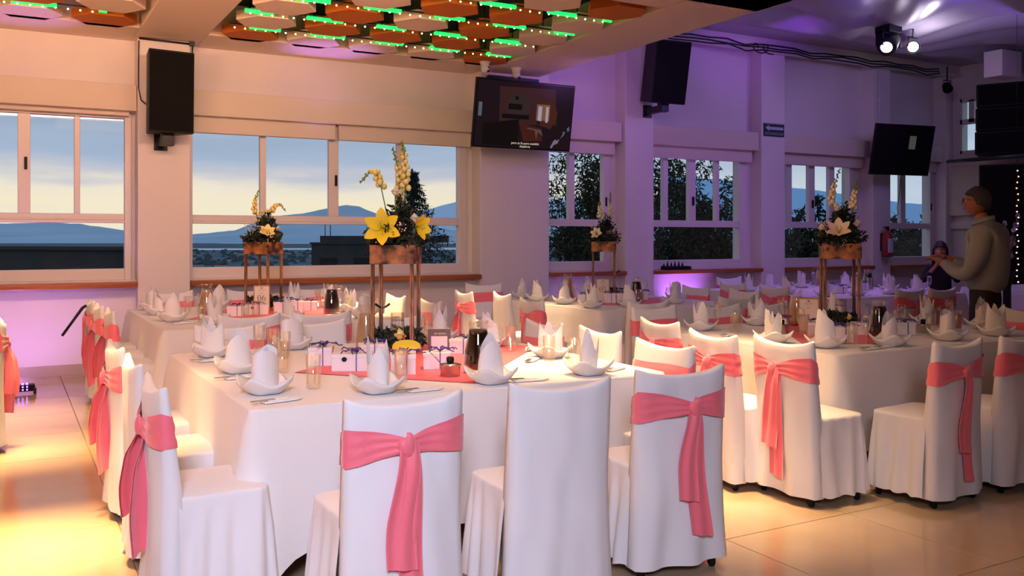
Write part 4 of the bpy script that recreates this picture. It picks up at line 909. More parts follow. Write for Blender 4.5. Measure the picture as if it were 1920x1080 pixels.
def arrangement(x, y, rz, lab, kind):
    rnd = random.Random(kind*11+3); r = thing('flower_arrangement', lab, 'flowers', (x, y, ZT+0.64), rz, 'flower arrangements on the stands')
    b = MB(); st0 = random.getstate(); random.seed(kind+40)
    leaves(b, (0, 0, 0.05), (0.165, 0.165, 0.065), 800, 0.055, 0.45, 0); leaves(b, (0.02, 0.02, 0.14), (0.10, 0.10, 0.11), 480, 0.05, 0.4, 0); leaves(b, (0.03, 0.03, 0.22), (0.04, 0.04, 0.10), 110, 0.045, 0.4, 0)
    for i in range(16):
        a = rnd.uniform(0, 2*PI); e = Vector((math.cos(a)*rnd.uniform(.15, .21), math.sin(a)*rnd.uniform(.15, .21), rnd.uniform(.0, .12))); b.tube([(0, 0, .03), e*0.6+Vector((0, 0, .04)), e], 0.002, 4); leaves(b, e*0.9, (0.035, 0.035, 0.03), 12, 0.04, 0.4, 0)
    b.build('foliage', 'leaf', r)['kind'] = 'stuff'
    q = MB(); t = MB()
    for i in range(9):
        a = rnd.uniform(0, 2*PI); c = Vector((math.cos(a)*rnd.uniform(.08, .17), math.sin(a)*rnd.uniform(.08, .17)-0.03, rnd.uniform(.02, .2)))
        for k in range(16): p = c+Vector((rnd.gauss(0, .026), rnd.gauss(0, .026), rnd.gauss(0, .026))); q.ball(p, rnd.uniform(.0035, .006), 5, 4)
        t.tube([(0, 0, 0.02), c*0.7, c], 0.0015, 4)
    q.build('babys_breath', 'pinkwhite', r)['kind'] = 'stuff'; t.build('stems', 'stem', r)
    SP = {0: [[(-.02, 0, .05), (-.06, 0, .22), (-.09, 0, .36), (-.12, .0, .45), (-.16, 0, .45), (-.215, 0, .385)], [(.0, .0, .05), (.02, .03, .25), (.02, .03, .45), (-.02, .03, .60)], [(.03, .0, .05), (.05, .0, .25), (.062, .0, .42), (.05, .0, .56), (.035, 0, .64)]],
          1: [[(-.02, 0, .05), (-.05, 0, .2), (-.085, 0, .32), (-.075, 0, .42), (-.045, 0, .50)], [(.02, 0, .05), (.06, 0, .2), (.07, 0, .30), (.11, 0, .36), (.15, 0, .37), (.20, 0, .31)]],
          2: [[(-.02, 0, .05), (-.03, 0, .2), (-.04, 0, .32), (-.045, 0, .40), (-.045, 0, .45)], [(.03, 0, .05), (.06, 0, .22), (.075, 0, .33), (.07, 0, .42), (.075, 0, .55)]],
          3: [[(-.01, 0, .05), (-.03, 0, .22), (-.06, 0, .34), (-.04, 0, .44), (0.0, 0, .56)], [(.06, 0, .05), (.09, 0, .25), (.10, 0, .36), (.12, 0, .48)]]}[kind]
    for pts in SP:
        sp, gb, stm = MB(), MB(), MB(); stm.tube(pts, 0.0035, 5); spike(None, sp, gb, pts, 0.021, 0.009, 24)
        so = stm.build('snapdragon', 'stem', r); sp.build('blossom', 'cream' if kind < 2 else 'ivory', so); gb.build('bud_tip', 'bud', so)
    RS = {0: [(-.005, -.02, .33, .030), (.11, -.04, .17, .030)], 1: [(-.02, 0, .30, .024), (.03, 0, .30, .026), (.13, -.02, .14, .022)], 2: [(.0, 0, .33, .022), (.115, -.02, .13, .022)], 3: [(-.02, 0, .27, .032), (.12, -.02, .155, .034), (-.13, -.04, .125, .032)]}[kind]
    for c in RS:
        b = MB(); rose(b, c[:3], c[3]); b.build('rose', 'cream' if kind == 1 else 'ivory', r); MB().tube([(c[0]*.5, 0, .03), (c[0], c[1], c[2]-.03)], 0.003, 5).build('rose_stem', 'stem', r)
    def lily(c, ax, L_, w, m, op=1.05):
        b = MB(); petals(b, c, ax, 6, L_, w, op, 0.35, 0.5); o = b.build('lily', m, r); s = MB()
        A = Vector(ax).normalized(); X = A.orthogonal().normalized(); Y = A.cross(X)
        for k in range(6): q_ = Vector(c)+A*L_*0.55+(X*math.cos(k*1.05)+Y*math.sin(k*1.05))*L_*0.16; s.tube([c, q_], 0.0016, 4); s.ball(q_, 0.0045, 5, 4)
        s.build('stamen', 'lime', o)
    if kind == 0: lily((-.075, -.15, .105), (-.1, -1, .25), .125, .072, 'yellow'); lily((.115, -.12, .12), (.75, -.6, .0), .105, .062, 'yellow', .75)
    if kind == 1: lily((.03, -.12, .085), (.1, -.7, .65), .10, .06, 'cream', .8)
    if kind == 2: lily((-.07, -.12, .09), (-.4, -.8, .4), .085, .05, 'ivory', .9)
    if kind == 3: lily((-.01, -.13, .08), (-.05, -.75, .65), .125, .062, 'pinkwhite', .75)
    random.setstate(st0); return r
def base_flowers(x, y, rz, lab, kind, m):
    r = thing('base_flowers', lab, 'flowers', (x, y, ZT+0.037), rz, 'small flower garlands in the stand bases'); b = MB(); st0 = random.getstate(); random.seed(kind+90)
    for i in range(9):
        a = 2*PI*i/9; leaves(b, (0.105*math.cos(a), 0.105*math.sin(a), 0.045), (0.065, 0.065, 0.05), 120, 0.045, 0.45, 0)
    b.build('foliage', 'leaf', r)['kind'] = 'stuff'; q = MB()
    for i in range(150): a = random.uniform(0, 2*PI); q.ball((0.13*math.cos(a)+random.gauss(0, .02), 0.13*math.sin(a)+random.gauss(0, .02), 0.035+random.gauss(0, .02)), 0.004, 5, 4)
    q.build('babys_breath', 'pinkwhite', r)['kind'] = 'stuff'
    b = MB(); rose(b, (0.0, -0.135, 0.075), 0.040 if kind == 0 else 0.028); b.build('rose', m, r); random.setstate(st0); return r
def vase(x, y, lab):
    r = thing('cylinder_vase', lab, 'vase', (x, y, ZT+0.037), 0, 'glass cylinder vases'); MB().lathe([(0.042, 0), (0.043, 0.004), (0.043, 0.20), (0.0405, 0.20), (0.0405, 0.010), (0, 0.008)], 24, None, True, True, False).build('glass_body', 'tumbler', r)
    MB().lathe([(0.039, 0.151), (0.039, 0.158)], 20).build('water_disc', 'vase_water', r)  # thin disc of water, purple light in its colour
    q = MB()
    for i in range(7): q.tube([(0.02*math.cos(i), 0.02*math.sin(i), 0.03+.004*i), (0.03*math.cos(i+1.4), 0.03*math.sin(i+1.4), .045), (0.02*math.cos(i+2.7), 0.02*math.sin(i+2.7), .03)], 0.003, 5)
    q.build('glitter_string', 'lime', r); return r
for i, (x, y, a, sl, fl_, bl_, vl) in enumerate([
    (2.075, 5.160, -33, 'scorched wood flower stand on the nearest table', 'tall arrangement with large yellow lilies on the nearest stand', 'garland with cream rose in foot of the nearest stand', 'glass cylinder vase inside the nearest stand'),
    (2.150, 8.700, -46, 'scorched wood flower stand on the window table', 'arrangement with cream lily and arching snapdragon by the window', 'dark garland in foot of the window table stand', 'glass cylinder vase inside the window table stand'),
    (5.820, 8.320, -35, 'scorched wood flower stand behind the 05 sign', 'small arrangement with two upright snapdragons on the 05 table', 'dark garland in foot of the 05 stand', 'glass cylinder vase inside the 05 stand'),
    (5.420, 4.700, -41, 'scorched wood flower stand on the right-hand table', 'arrangement with a blush white lily and roses at right', 'garland with cream rose in foot of the right-hand stand', 'glass cylinder vase inside the right-hand stand')]):
    A = math.radians(a); stand(x, y, A, sl); arrangement(x, y, [-0.40, -0.25, -0.6, -0.82][i], fl_, i); base_flowers(x, y, A+0.35, bl_, i, 'cream'); vase(x+0.01, y+0.0, vl)
# yellow petal lying on a box, and a paper butterfly on a stand leg
b = MB(); b.grid(lambda u, v: (0.075*math.cos(PI*(1-u))*(0.75+0.25*v), -0.018+0.05*v, 0.05*math.sin(PI*u)**0.6*(1-0.35*v)+0.006*math.sin(u*9)), 20, 8); b.grid(lambda u, v: (0.075*math.cos(PI*(1-u))*v, -0.018, 0.05*math.sin(PI*u)**0.6*v), 20, 4)
o = tag(b.build('paper_fan', 'yellow', None, 0, (1.865, 4.49, ZT+0.102)), 'bright yellow paper fan lying behind the cube gift box', 'fan'); o.rotation_euler = (0, 0, -0.4)
MB().box(-0.05, 0.05, -0.04, 0.03, -0.101, 0).build('box_under', 'box', o)
for i, (p, l) in enumerate([((1.955, 5.075, 1.03), 'dark paper butterfly clipped on a leg of the nearest stand'), ((5.90, 8.20, 1.06), 'dark paper butterfly on the 05 stand leg')]):
    r = thing('paper_butterfly', l, 'butterfly', p, -0.4)
    for e in (-1, 1): MB().prism([(0, 0), (0.045*e, 0.03), (0.05*e, 0.004), (0.02*e, -0.012)][::e], 0, 0.001, Rx(0.5) @ Ry(-0.4*e)).build('wing', 'dark', r)
    MB().tube([(0, -0.014, 0), (0, 0.02, 0.008)], 0.0025, 5).build('body', 'black', r)
# ------------------------------------------------------------------ loudspeakers, televisions, cameras
def speaker(name, lab, loc, rz, tilt, W, Hh, D, plate):
    r = thing(name, lab, 'loudspeaker', loc, rz, 'wall loudspeakers'); T = Rx(tilt)
    b = MB(); b.prism([(-W/2, -D/2), (W/2, -D/2), (W*0.36, D/2), (-W*0.36, D/2)], -Hh/2, Hh/2, T); b.build('cabinet', 'black', r, bev=0.012)
    MB().box(-W/2+.015, W/2-.015, -D/2-0.012, -D/2+0.004, -Hh/2+.02, Hh/2-.02, T).build('grille', 'grille', r, bev=0.006)
    b = MB(); b.box(-0.06, 0.06, -0.05, 0.06, -Hh/2-0.13, -Hh/2+0.01); b.box(-0.04, 0.04, 0.0, plate, -Hh/2-0.12, -Hh/2-0.03); b.box(-0.07, 0.07, plate-0.02, plate, -Hh/2-0.16, -Hh/2+0.02); b.build('bracket', 'dark', r, bev=0.004); return r
speaker('wall_speaker', 'black loudspeaker on the pillar between the two left windows', (1.50, 10.19, 2.98), 0.12, 0.03, 0.47, 0.86, 0.34, 0.26)
speaker('wall_speaker', 'black loudspeaker tilted down on the pillar right of the lit television', (8.02, 10.02, 3.76), -0.10, 0.20, 0.56, 0.86, 0.42, 0.43)
t = tag(MB().tube([(1.25, 10.43, 3.56), (1.245, 10.43, 3.3), (1.245, 10.43, 3.05), (1.27, 10.42, 2.92), (1.33, 10.36, 2.86)], 0.006, 6).build('speaker_cable', 'black'), 'thin black cable curving down to the left loudspeaker', 'cable')
tag(MB().tube([(1.25, 10.43, 3.585), (1.79, 10.43, 3.575)], 0.012, 6).tube([(1.80, 10.43, 3.56), (1.785, 10.40, 3.40)], 0.008, 6).box(1.765, 1.815, 10.39, 10.44, 3.55, 3.60).build('conduit', 'dark'), 'dark conduit under the beam above the left loudspeaker', 'conduit')
def tv(name, lab, loc, rz, tilt, W, Hh, on):
    r = thing(name, lab, 'television', loc, rz); T = Rx(tilt)
    MB().box(-W/2, W/2, -0.02, 0.03, -Hh/2, Hh/2, T).build('casing', 'black', r, bev=0.006)
    sc = MB().box(-W/2+.014, W/2-.014, -0.023, -0.019, -Hh/2+.022, Hh/2-.014, T).build('screen', 'screen_dark', r)
    b = MB(); b.box(-0.2, 0.2, 0.03, 0.07, -0.2, 0.2, T); b.tube([(0, 0.05, 0), (0, 0.22, 0.05), (0, 0.40, 0.05)], 0.035, 8); b.build('wall_mount', 'dark', r)
    if on:
        ms = []
        def em(n, c, s): M[n] = mat(n, tuple(v*0.02 for v in c), 0.3, spec=0.05, emit=(tuple(v*0.7 for v in c), s)); ms.append(n)
        em('tv_night', (0.018, 0.009, 0.012), 1.0); em('tv_wall', (0.055, 0.020, 0.020), 1.0); em('tv_arch', (0.045, 0.026, 0.026), 1.0); em('tv_window', (0.42, 0.40, 0.58), 1.0); em('tv_curtain', (0.28, 0.11, 0.035), 1.0); em('tv_table', (0.075, 0.017, 0.012), 1.0); em('tv_cloth', (0.13, 0.075, 0.07), 1.0); em('tv_figure', (0.22, 0.18, 0.27), 1.0); em('tv_shade', (0.010, 0.006, 0.006), 1.0); em('tv_blue', (0.12, 0.14, 0.18), 1.0); em('tv_glow', (0.075, 0.022, 0.012), 1.0)
        b = MB(); lay = [0.0232]
        def poly(m, pts):
            lay[0] += 0.0002; b.cur = m
            b.add([T @ Vector(((x-.5)*W*0.975, -lay[0], (0.5-y)*Hh*0.95)) for x, y in pts], [tuple(reversed(range(len(pts))))])
        R4 = lambda x0, y0, x1, y1: [(x0, y0), (x1, y0), (x1, y1), (x0, y1)]
        ell = lambda cx, cy, rx, ry: [(cx+rx*math.cos(2*PI*i/20), cy+ry*math.sin(2*PI*i/20)) for i in range(20)]
        poly(0, R4(0, 0, 1, 1)); poly(1, [(0.22, 0.08), (0.80, 0.06), (0.84, 0.62), (0.24, 0.66)]); poly(2, ell(0.42, 0.36, 0.12, 0.18)); poly(8, R4(0.32, 0.33, 0.46, 0.42)); poly(8, ell(0.40, 0.24, 0.02, 0.03)); poly(8, R4(0.26, 0.49, 0.54, 0.56)); poly(8, [(0.08, 0.66), (0.44, 0.56), (0.44, 0.98), (0.08, 0.98)])
        poly(9, R4(0.02, 0.34, 0.055, 0.55)); poly(10, ell(0.72, 0.46, 0.12, 0.20)); poly(4, R4(0.615, 0.31, 0.755, 0.56)); poly(3, R4(0.632, 0.34, 0.672, 0.57)); poly(3, R4(0.715, 0.34, 0.742, 0.585)); poly(4, R4(0.685, 0.33, 0.712, 0.56)); poly(0, R4(0.625, 0.565, 0.66, 0.62)); poly(10, ell(0.76, 0.64, 0.03, 0.045))
        poly(5, [(0.44, 0.62), (0.68, 0.68), (0.70, 0.88), (0.50, 0.90)]); poly(6, [(0.53, 0.68), (0.68, 0.71), (0.70, 0.80), (0.645, 0.74), (0.635, 0.86), (0.61, 0.72), (0.53, 0.70)])
        poly(7, [(0.79, 0.97), (0.82, 0.87), (0.84, 0.84), (0.86, 0.86), (0.885, 0.83), (0.87, 0.90), (0.83, 0.93), (0.805, 0.99)]); poly(7, [(0.89, 0.83), (0.925, 0.73), (0.905, 0.72), (0.94, 0.71), (0.93, 0.76)]); poly(9, [(0.955, 0.66), (0.98, 0.62), (0.985, 0.69), (0.965, 0.71)]); poly(0, [(0.86, 0.99), (0.97, 0.74), (1, 0.74), (1, 0.99)]); poly(6, ell(0.64, 0.93, 0.035, 0.02))
        b.build('picture', ms, sc)
        M['subtitle'] = mat('subtitle', (0.02, 0.02, 0.02), 0.3, emit=((0.75, 0.62, 0.45), 1.0))
        for z, s in ((-0.365, 'pero tu fe puro mentira'), (-0.405, 'despierta')): text('subtitle', s, 0.042, 'subtitle', sc, T @ Tr(0.03, -0.0275, z+0.012) @ Rx(PI/2), 0.0003)
    else:
        b = MB(); b.box(0.10, 0.24, -0.0240, -0.0232, 0.02, 0.24, T); b.build('painted_reflection', mat('tv_reflection', (0.002, 0.002, 0.002), 0.2, emit=((0.05, 0.055, 0.05), 1)), sc)  # painted reflection: faintly glowing patch on the switched-off screen
    return r
tv('television', 'lit television with subtitles on the pillar at the ceiling beam', (5.785, 10.03, 3.005), 0.0, 0.17, 1.44, 0.86, True)
tv('television', 'dark television hanging on the pillar at far right', (13.00, 9.98, 2.90), -0.16, 0.20, 1.22, 0.84, False)
tag(MB().tube([(13.10, 10.06, 2.5), (13.5, 10.40, 2.45), (13.6, 10.5, 2.2), (13.55, 10.5, 1.95), (13.58, 10.5, 1.85)], 0.006, 5).build('television_cable', 'black'), 'thin cable dangling below the dark television', 'cable')
tag(MB().tube([(12.98, 10.42, 4.3), (12.98, 10.42, 3.2)], 0.014, 6).box(12.93, 13.03, 10.40, 10.45, 3.75, 3.83).build('wall_conduit', 'plaster'), 'wall conduit above the dark television', 'conduit')
b = MB(); b.box(5.45, 6.20, 10.36, 10.44, 3.50, 3.55); b.tube([(5.5, 10.38, 3.5), (5.43, 10.3, 3.42)], 0.008, 5); b.tube([(6.12, 10.38, 3.5), (6.1, 10.3, 3.40)], 0.008, 5); tag(b.build('cable_tray', 'dark'), 'dark cable duct between pillar and lit television', 'cable duct')
def dome(x, y, lab, eyes):
    r = thing('security_camera', lab, 'camera', (x, y, 3.60), 0.3, 'white dome cameras')
    MB().lathe([(0.052, -0.07), (0.055, -0.03), (0.075, 0.0)], 18).build('mount', 'frame', r); MB().ball((0, -0.004, -0.085), 0.052, 14, 10).build('dome', 'frame', r)
    q = MB()
    for dz in eyes: q.lathe([(0.016, 0.045), (0.014, 0.056)], 10, Tr(0.012, 0, -0.085+dz) @ Rx(PI/2+0.3))
    q.build('lens', 'black', r)
dome(5.13, 9.86, 'white dome camera with two dark lenses left above the lit television', (0.022, -0.018)); dome(5.66, 10.02, 'white dome camera pointing right above the lit television', (-0.03,))
# evacuation sign
r = thing('evacuation_sign', 'dark sign with pale left-pointing arrow on a pillar', 'sign', (10.553, 10.435, 3.137), 0); w_, h_ = 0.43, 0.20
MB().box(-w_/2, w_/2, -0.004, 0.012, -h_/2, h_/2).build('plate', 'signgreen', r, bev=0.002)
b = MB(); b.prism([(-0.19, 0.028), (-0.115, 0.072), (-0.115, 0.045), (0.19, 0.045), (0.19, -0.002), (-0.115, -0.002), (-0.115, -0.026)], 0, 0.002, Tr(0, -0.0045, 0.003) @ Rx(PI/2)); b.build('arrow', 'signwhite', r)
q = MB(); q.box(-0.20, 0.20, -0.006, -0.0045, -0.044, -0.040); q.box(-0.20, 0.20, -0.006, -0.0045, 0.086, 0.090); q.build('rule', 'signwhite', r)
text('lettering', 'RUTA DE EVACUACIÓN', 0.036, 'signwhite', r, Tr(0, -0.0052, -0.068) @ Rx(PI/2))
# extinguisher
r = thing('fire_extinguisher', 'dark red fire extinguisher hung beside the dark television window', 'extinguisher', (13.09, 10.34, 1.12), 0)
MB().lathe([(0.085, 0), (0.092, 0.02), (0.092, 0.34), (0.075, 0.40), (0.03, 0.43), (0.03, 0.46)], 20).build('cylinder', 'red', r)
b = MB(); b.grid(lambda u, v: (0.0935*math.cos(-2.4+1.8*u), 0.0935*math.sin(-2.4+1.8*u), 0.07+0.24*v), 12, 2); b.build('label', 'label', r)
b = MB(); b.box(-0.02, 0.02, -0.02, 0.02, 0.46, 0.50); b.box(-0.10, 0.03, -0.012, 0.012, 0.50, 0.515); b.box(-0.09, 0.02, -0.012, 0.012, 0.475, 0.487); b.build('valve', 'black', r); MB().tube([(0.02, 0, 0.47), (0.09, -0.02, 0.44), (0.11, -0.02, 0.3), (0.105, -0.02, 0.1)], 0.011, 6).build('hose', 'black', r); MB().box(-0.05, 0.05, 0.08, 0.12, 0.1, 0.4).build('bracket', 'dark', r)
# stage lights
r = thing('moving_head_light', 'black moving-head lamp with lit lens under the satin ceiling', 'stage light', at(1666, 80, 12.3), 0.0)
MB().box(-0.13, 0.13, -0.12, 0.12, 0.12, 0.22).build('base', 'black', r, bev=0.01)
b = MB(); b.box(-0.19, -0.155, -0.06, 0.06, -0.06, 0.16); b.box(0.155, 0.19, -0.06, 0.06, -0.06, 0.16); b.box(-0.19, 0.19, -0.06, 0.06, 0.10, 0.14); b.build('yoke', 'black', r, bev=0.006)
T = Vector((0, 0, 1)).rotation_difference(Vector((-0.75, -0.40, -0.52))).to_matrix().to_4x4(); MB().lathe([(0.10, -0.16), (0.135, -0.10), (0.135, 0.12), (0.12, 0.17)], 20, T).build('head', 'black', r); MB().lathe([(0.075, 0.170), (0.070, 0.176)], 18, T).build('lens', 'lens', r)
MB().tube([(0, 0, 0.2), (0, 0, 0.9)], 0.02, 6).build('hanging_rod', 'dark', r)
def par(name, lab, p, dirn, lit, s=1.0):
    r = thing(name, lab, 'stage light', p, 0); T = Vector((0, 0, 1)).rotation_difference(Vector(dirn)).to_matrix().to_4x4() @ Matrix.Scale(s, 4)
    MB().lathe([(0.04, -0.12), (0.08, -0.08), (0.085, 0.06), (0.092, 0.08)], 18, T, True, True, False).build('can', 'black', r); MB().lathe([(0.07, 0.062), (0.062, 0.068)], 16, T).build('lens', 'lens' if lit else 'grille', r)
    b = MB(); b.tube([(-0.10*s, 0, 0), (-0.10*s, 0, 0.13*s), (0.10*s, 0, 0.13*s), (0.10*s, 0, 0)], 0.010, 6); b.tube([(0, 0, 0.13*s), (0, 0, 0.40*s)], 0.012, 6); b.build('yoke', 'dark', r); return r
par('spotlight', 'bright white spotlight shining from the satin ceiling', at(1712, 88, 12.6), Vector((0, 0, 1.45))-at(1712, 88, 12.6), True)
par('spotlight', 'small dark unlit spotlight on a bracket at far right wall', at(1776, 164, 15.6), (-0.6, -0.6, -0.5), False, 0.9)
# floor uplights
def uplight(x, y, rz, lab):
    r = thing('floor_uplight', lab, 'uplight', (x, y, 0), rz, 'purple floor uplights')
    MB().box(-0.17, 0.17, -0.05, 0.05, 0.025, 0.085).build('bar', 'black', r, bev=0.006)
    q = MB()
    for i in range(7):
        for e in (-1, 1): q.ball((-0.105+0.035*i, e*0.018-0.005, 0.087), 0.011, 6, 4); q.ball((-0.105+0.035*i, -0.051, 0.055+e*0.013), 0.008, 6, 4)
    q.build('led_cluster', 'ledp', r)['kind'] = 'stuff'
    for e in (-1, 1): MB().box(e*0.17-0.012, e*0.17+0.012, -0.06, 0.06, 0, 0.055).build('foot', 'dark', r)
uplight(0.07, 9.55, 0.0, 'black LED bar with purple lights on the floor at left'); uplight(8.76, 10.12, 0, 'purple uplight on the floor below the sill with the black tray'); uplight(6.95, 10.15, 0, 'purple uplight on the floor behind the 05 table'); uplight(3.2, 10.2, 0, 'purple uplight on the floor behind the window table')
# cables along the cornice
for i, l in enumerate(['upper', 'middle', 'lower']):
    pts = [(6.6+0.35*k, 10.24-0.015*i, 4.40-0.045*i+0.03*nse(k*0.7, i*4.0, 1)-0.03*(k % 4 == 1)) for k in range(23)]
    tag(MB().tube(pts, 0.012, 5).build('cornice_cable', 'dark'), 'loose dark cable along the right-hand cornice, %s of three' % l, 'cable', 'cornice cables')
tag(MB().tube([(9.9+0.10*math.cos(a*0.6)+0.02*a, 10.22, 4.33+0.07*math.sin(a*0.6)) for a in range(20)], 0.010, 5).build('cable_coil', 'dark'), 'coiled cable hanging from the cornice', 'cable')
# PA stack, pipe, fairy lights
def cab(lab, loc, W, D, Hh, rz):
    r = thing('stage_speaker', lab, 'loudspeaker', loc, rz, 'black stage loudspeakers'); MB().box(-W/2, W/2, -D/2, D/2, 0, Hh).build('cabinet', 'black', r, bev=0.02); MB().box(-W/2+.03, W/2-.03, -D/2-.015, -D/2+.002, .03, Hh-.03).build('grille', 'grille', r, bev=.01); return r
R_ = math.radians(-62)
p = at(1892, 445, 14.6); PX, PY = p.x, p.y
cab('black bass cabinet on the floor behind the standing man', (PX, PY, 0), 1.0, 0.8, 1.15, R_); cab('black loudspeaker above the bass cabinet behind the standing man', (PX, PY, 1.16), 0.80, 0.7, 1.45, R_)
b = at(1885, 294, 13.0)
for i in range(3): cab('black flown loudspeaker at the right edge, %s of three' % ['lowest', 'middle', 'top'][i], (PX+0.02*i, PY, 2.77+0.38*i), 0.92, 0.72, 0.372, R_)
tag(MB().tube([at(1777, 303, 15.2), at(1830, 299, 13.4), at(1960, 288, 12.6)], 0.03, 8).build('truss_pipe', 'dark'), 'dark horizontal pipe below the flown loudspeakers', 'pipe')
tag(MB().box(-0.25, 0.25, -0.15, 0.15, -0.2, 0.2).build('projector_box', 'plaster', None, 0.01, at(1880, 122, 14.0)), 'pale box mounted high on the right-hand wall', 'box')
r = thing('fairy_lights', 'vertical string of tiny warm bulbs at the right edge', 'string lights', at(1907, 320, 11.6)); q = MB(); wv = []
for i in range(20):
    z = -0.075*i*1.0; x = 0.02*math.sin(i*1.7); wv.append((x, 0, z)); q.ball((x+0.008, 0, z), 0.010, 6, 4)
q.build('bulbs', 'bulb', r)['kind'] = 'stuff'; MB().tube([(0, 0, 2.1)]+wv, 0.003, 4).build('wire', 'black', r)
p = at(1888, 455, 11.9); r = thing('orchid_plant', 'pale silk orchid behind the standing man', 'plant', (p.x, p.y, 0.9)); MB().lathe([(0.05, -0.9), (0.05, -0.1), (0.09, 0.1)], 12).build('pedestal_vase', 'dark', r); q = MB(); s = MB()
for k in range(4):
    tp = Vector((0.12*math.cos(k*1.7), 0.12*math.sin(k*1.7), 0.55+0.1*k)); s.tube([(0, 0, 0.1), tp*0.6, tp], 0.006, 5)
    for j in range(7): petals(q, tp*(0.55+0.07*j), (math.cos(j), math.sin(j), .3), 5, 0.045, 0.045, 1.1, 0.3)
q.build('blossom', 'drape', r); s.build('stem', 'leaf', r)
# sill tray, strap on a chair
b = MB(); p0 = (8.62, 10.50, 0.975); b.box(-0.20, 0.24, -0.08, 0.08, 0, 0.05)
for i in range(11): b.lathe([(0.02, 0.05), (0.0, 0.10+0.02*(i % 3))], 5, Tr(-0.19+0.035*i, 0.02*(-1)**i, 0), False)
tag(b.build('black_tray', 'black', None, 0, p0), 'black tray with pointed bits on the sill left of the arrow sign', 'tray')
tag(MB().box(-0.45, 0.15, -0.07, 0.07, 0, 0.012).build('paper_strip', 'bluestrip', None, 0, (9.35, 10.5, 0.974)), 'flat pale strip lying on the sill right of the black tray', 'paper')
b = MB(); b.tube([(0, 0, 0.02), (-0.03, -0.01, 0), (-0.10, -0.03, -0.10), (-0.19, -0.05, -0.23)], [0.012, 0.014, 0.012, 0.012], 8); tag(b.build('black_strap', 'black', None, 0, (0.615, 8.72, 0.835)), 'black strap hanging off the farthest left-aisle chair', 'strap')
# ------------------------------------------------------------------ people
def skinmesh(name, m, parent, verts, edges, rad, root=0, sub=2):
    me = bpy.data.meshes.new(name); me.from_pydata([tuple(v) for v in verts], edges, []); o = bpy.data.objects.new(name, me); COL.objects.link(o); o.parent = parent; me.materials.append(M[m])
    o.modifiers.new('skin', 'SKIN'); sv = me.skin_vertices[0].data if me.skin_vertices else None
    if sv is None: me.skin_vertices_add() if hasattr(me, 'skin_vertices_add') else None; sv = me.skin_vertices[0].data
    for i, q in enumerate(rad): sv[i].radius = q if isinstance(q, tuple) else (q, q); sv[i].use_root = (i == root)
    o.modifiers['skin'].use_smooth_shade = True
    s = o.modifiers.new('sub', 'SUBSURF'); s.levels = sub; s.render_levels = sub; return o
def hand(V, E, R, w, wi, d, up, sgn):
    """palm, four curled fingers and a thumb grown from wrist index wi"""
    d = Vector(d).normalized(); side = d.cross(Vector(up)).normalized()*sgn; up = side.cross(d)*sgn
    pm = len(V); V.append(w+d*0.055); R.append((0.026, 0.018)); E.append((wi, pm))
    for k in range(4):
        o = side*(0.030-0.020*k); L_ = [0.072, 0.082, 0.076, 0.058][k]; b0 = len(V)
        V.extend([w+d*0.095+o, w+d*(0.095+L_*0.45)+o-up*0.012, w+d*(0.095+L_*0.72)+o-up*0.036]); R.extend([0.0095, 0.0085, 0.0075]); E.extend([(pm, b0), (b0, b0+1), (b0+1, b0+2)])
    b0 = len(V); V.extend([w+d*0.04+side*0.042, w+d*0.075+side*0.055-up*0.018]); R.extend([0.011, 0.009]); E.extend([(pm, b0), (b0, b0+1)])
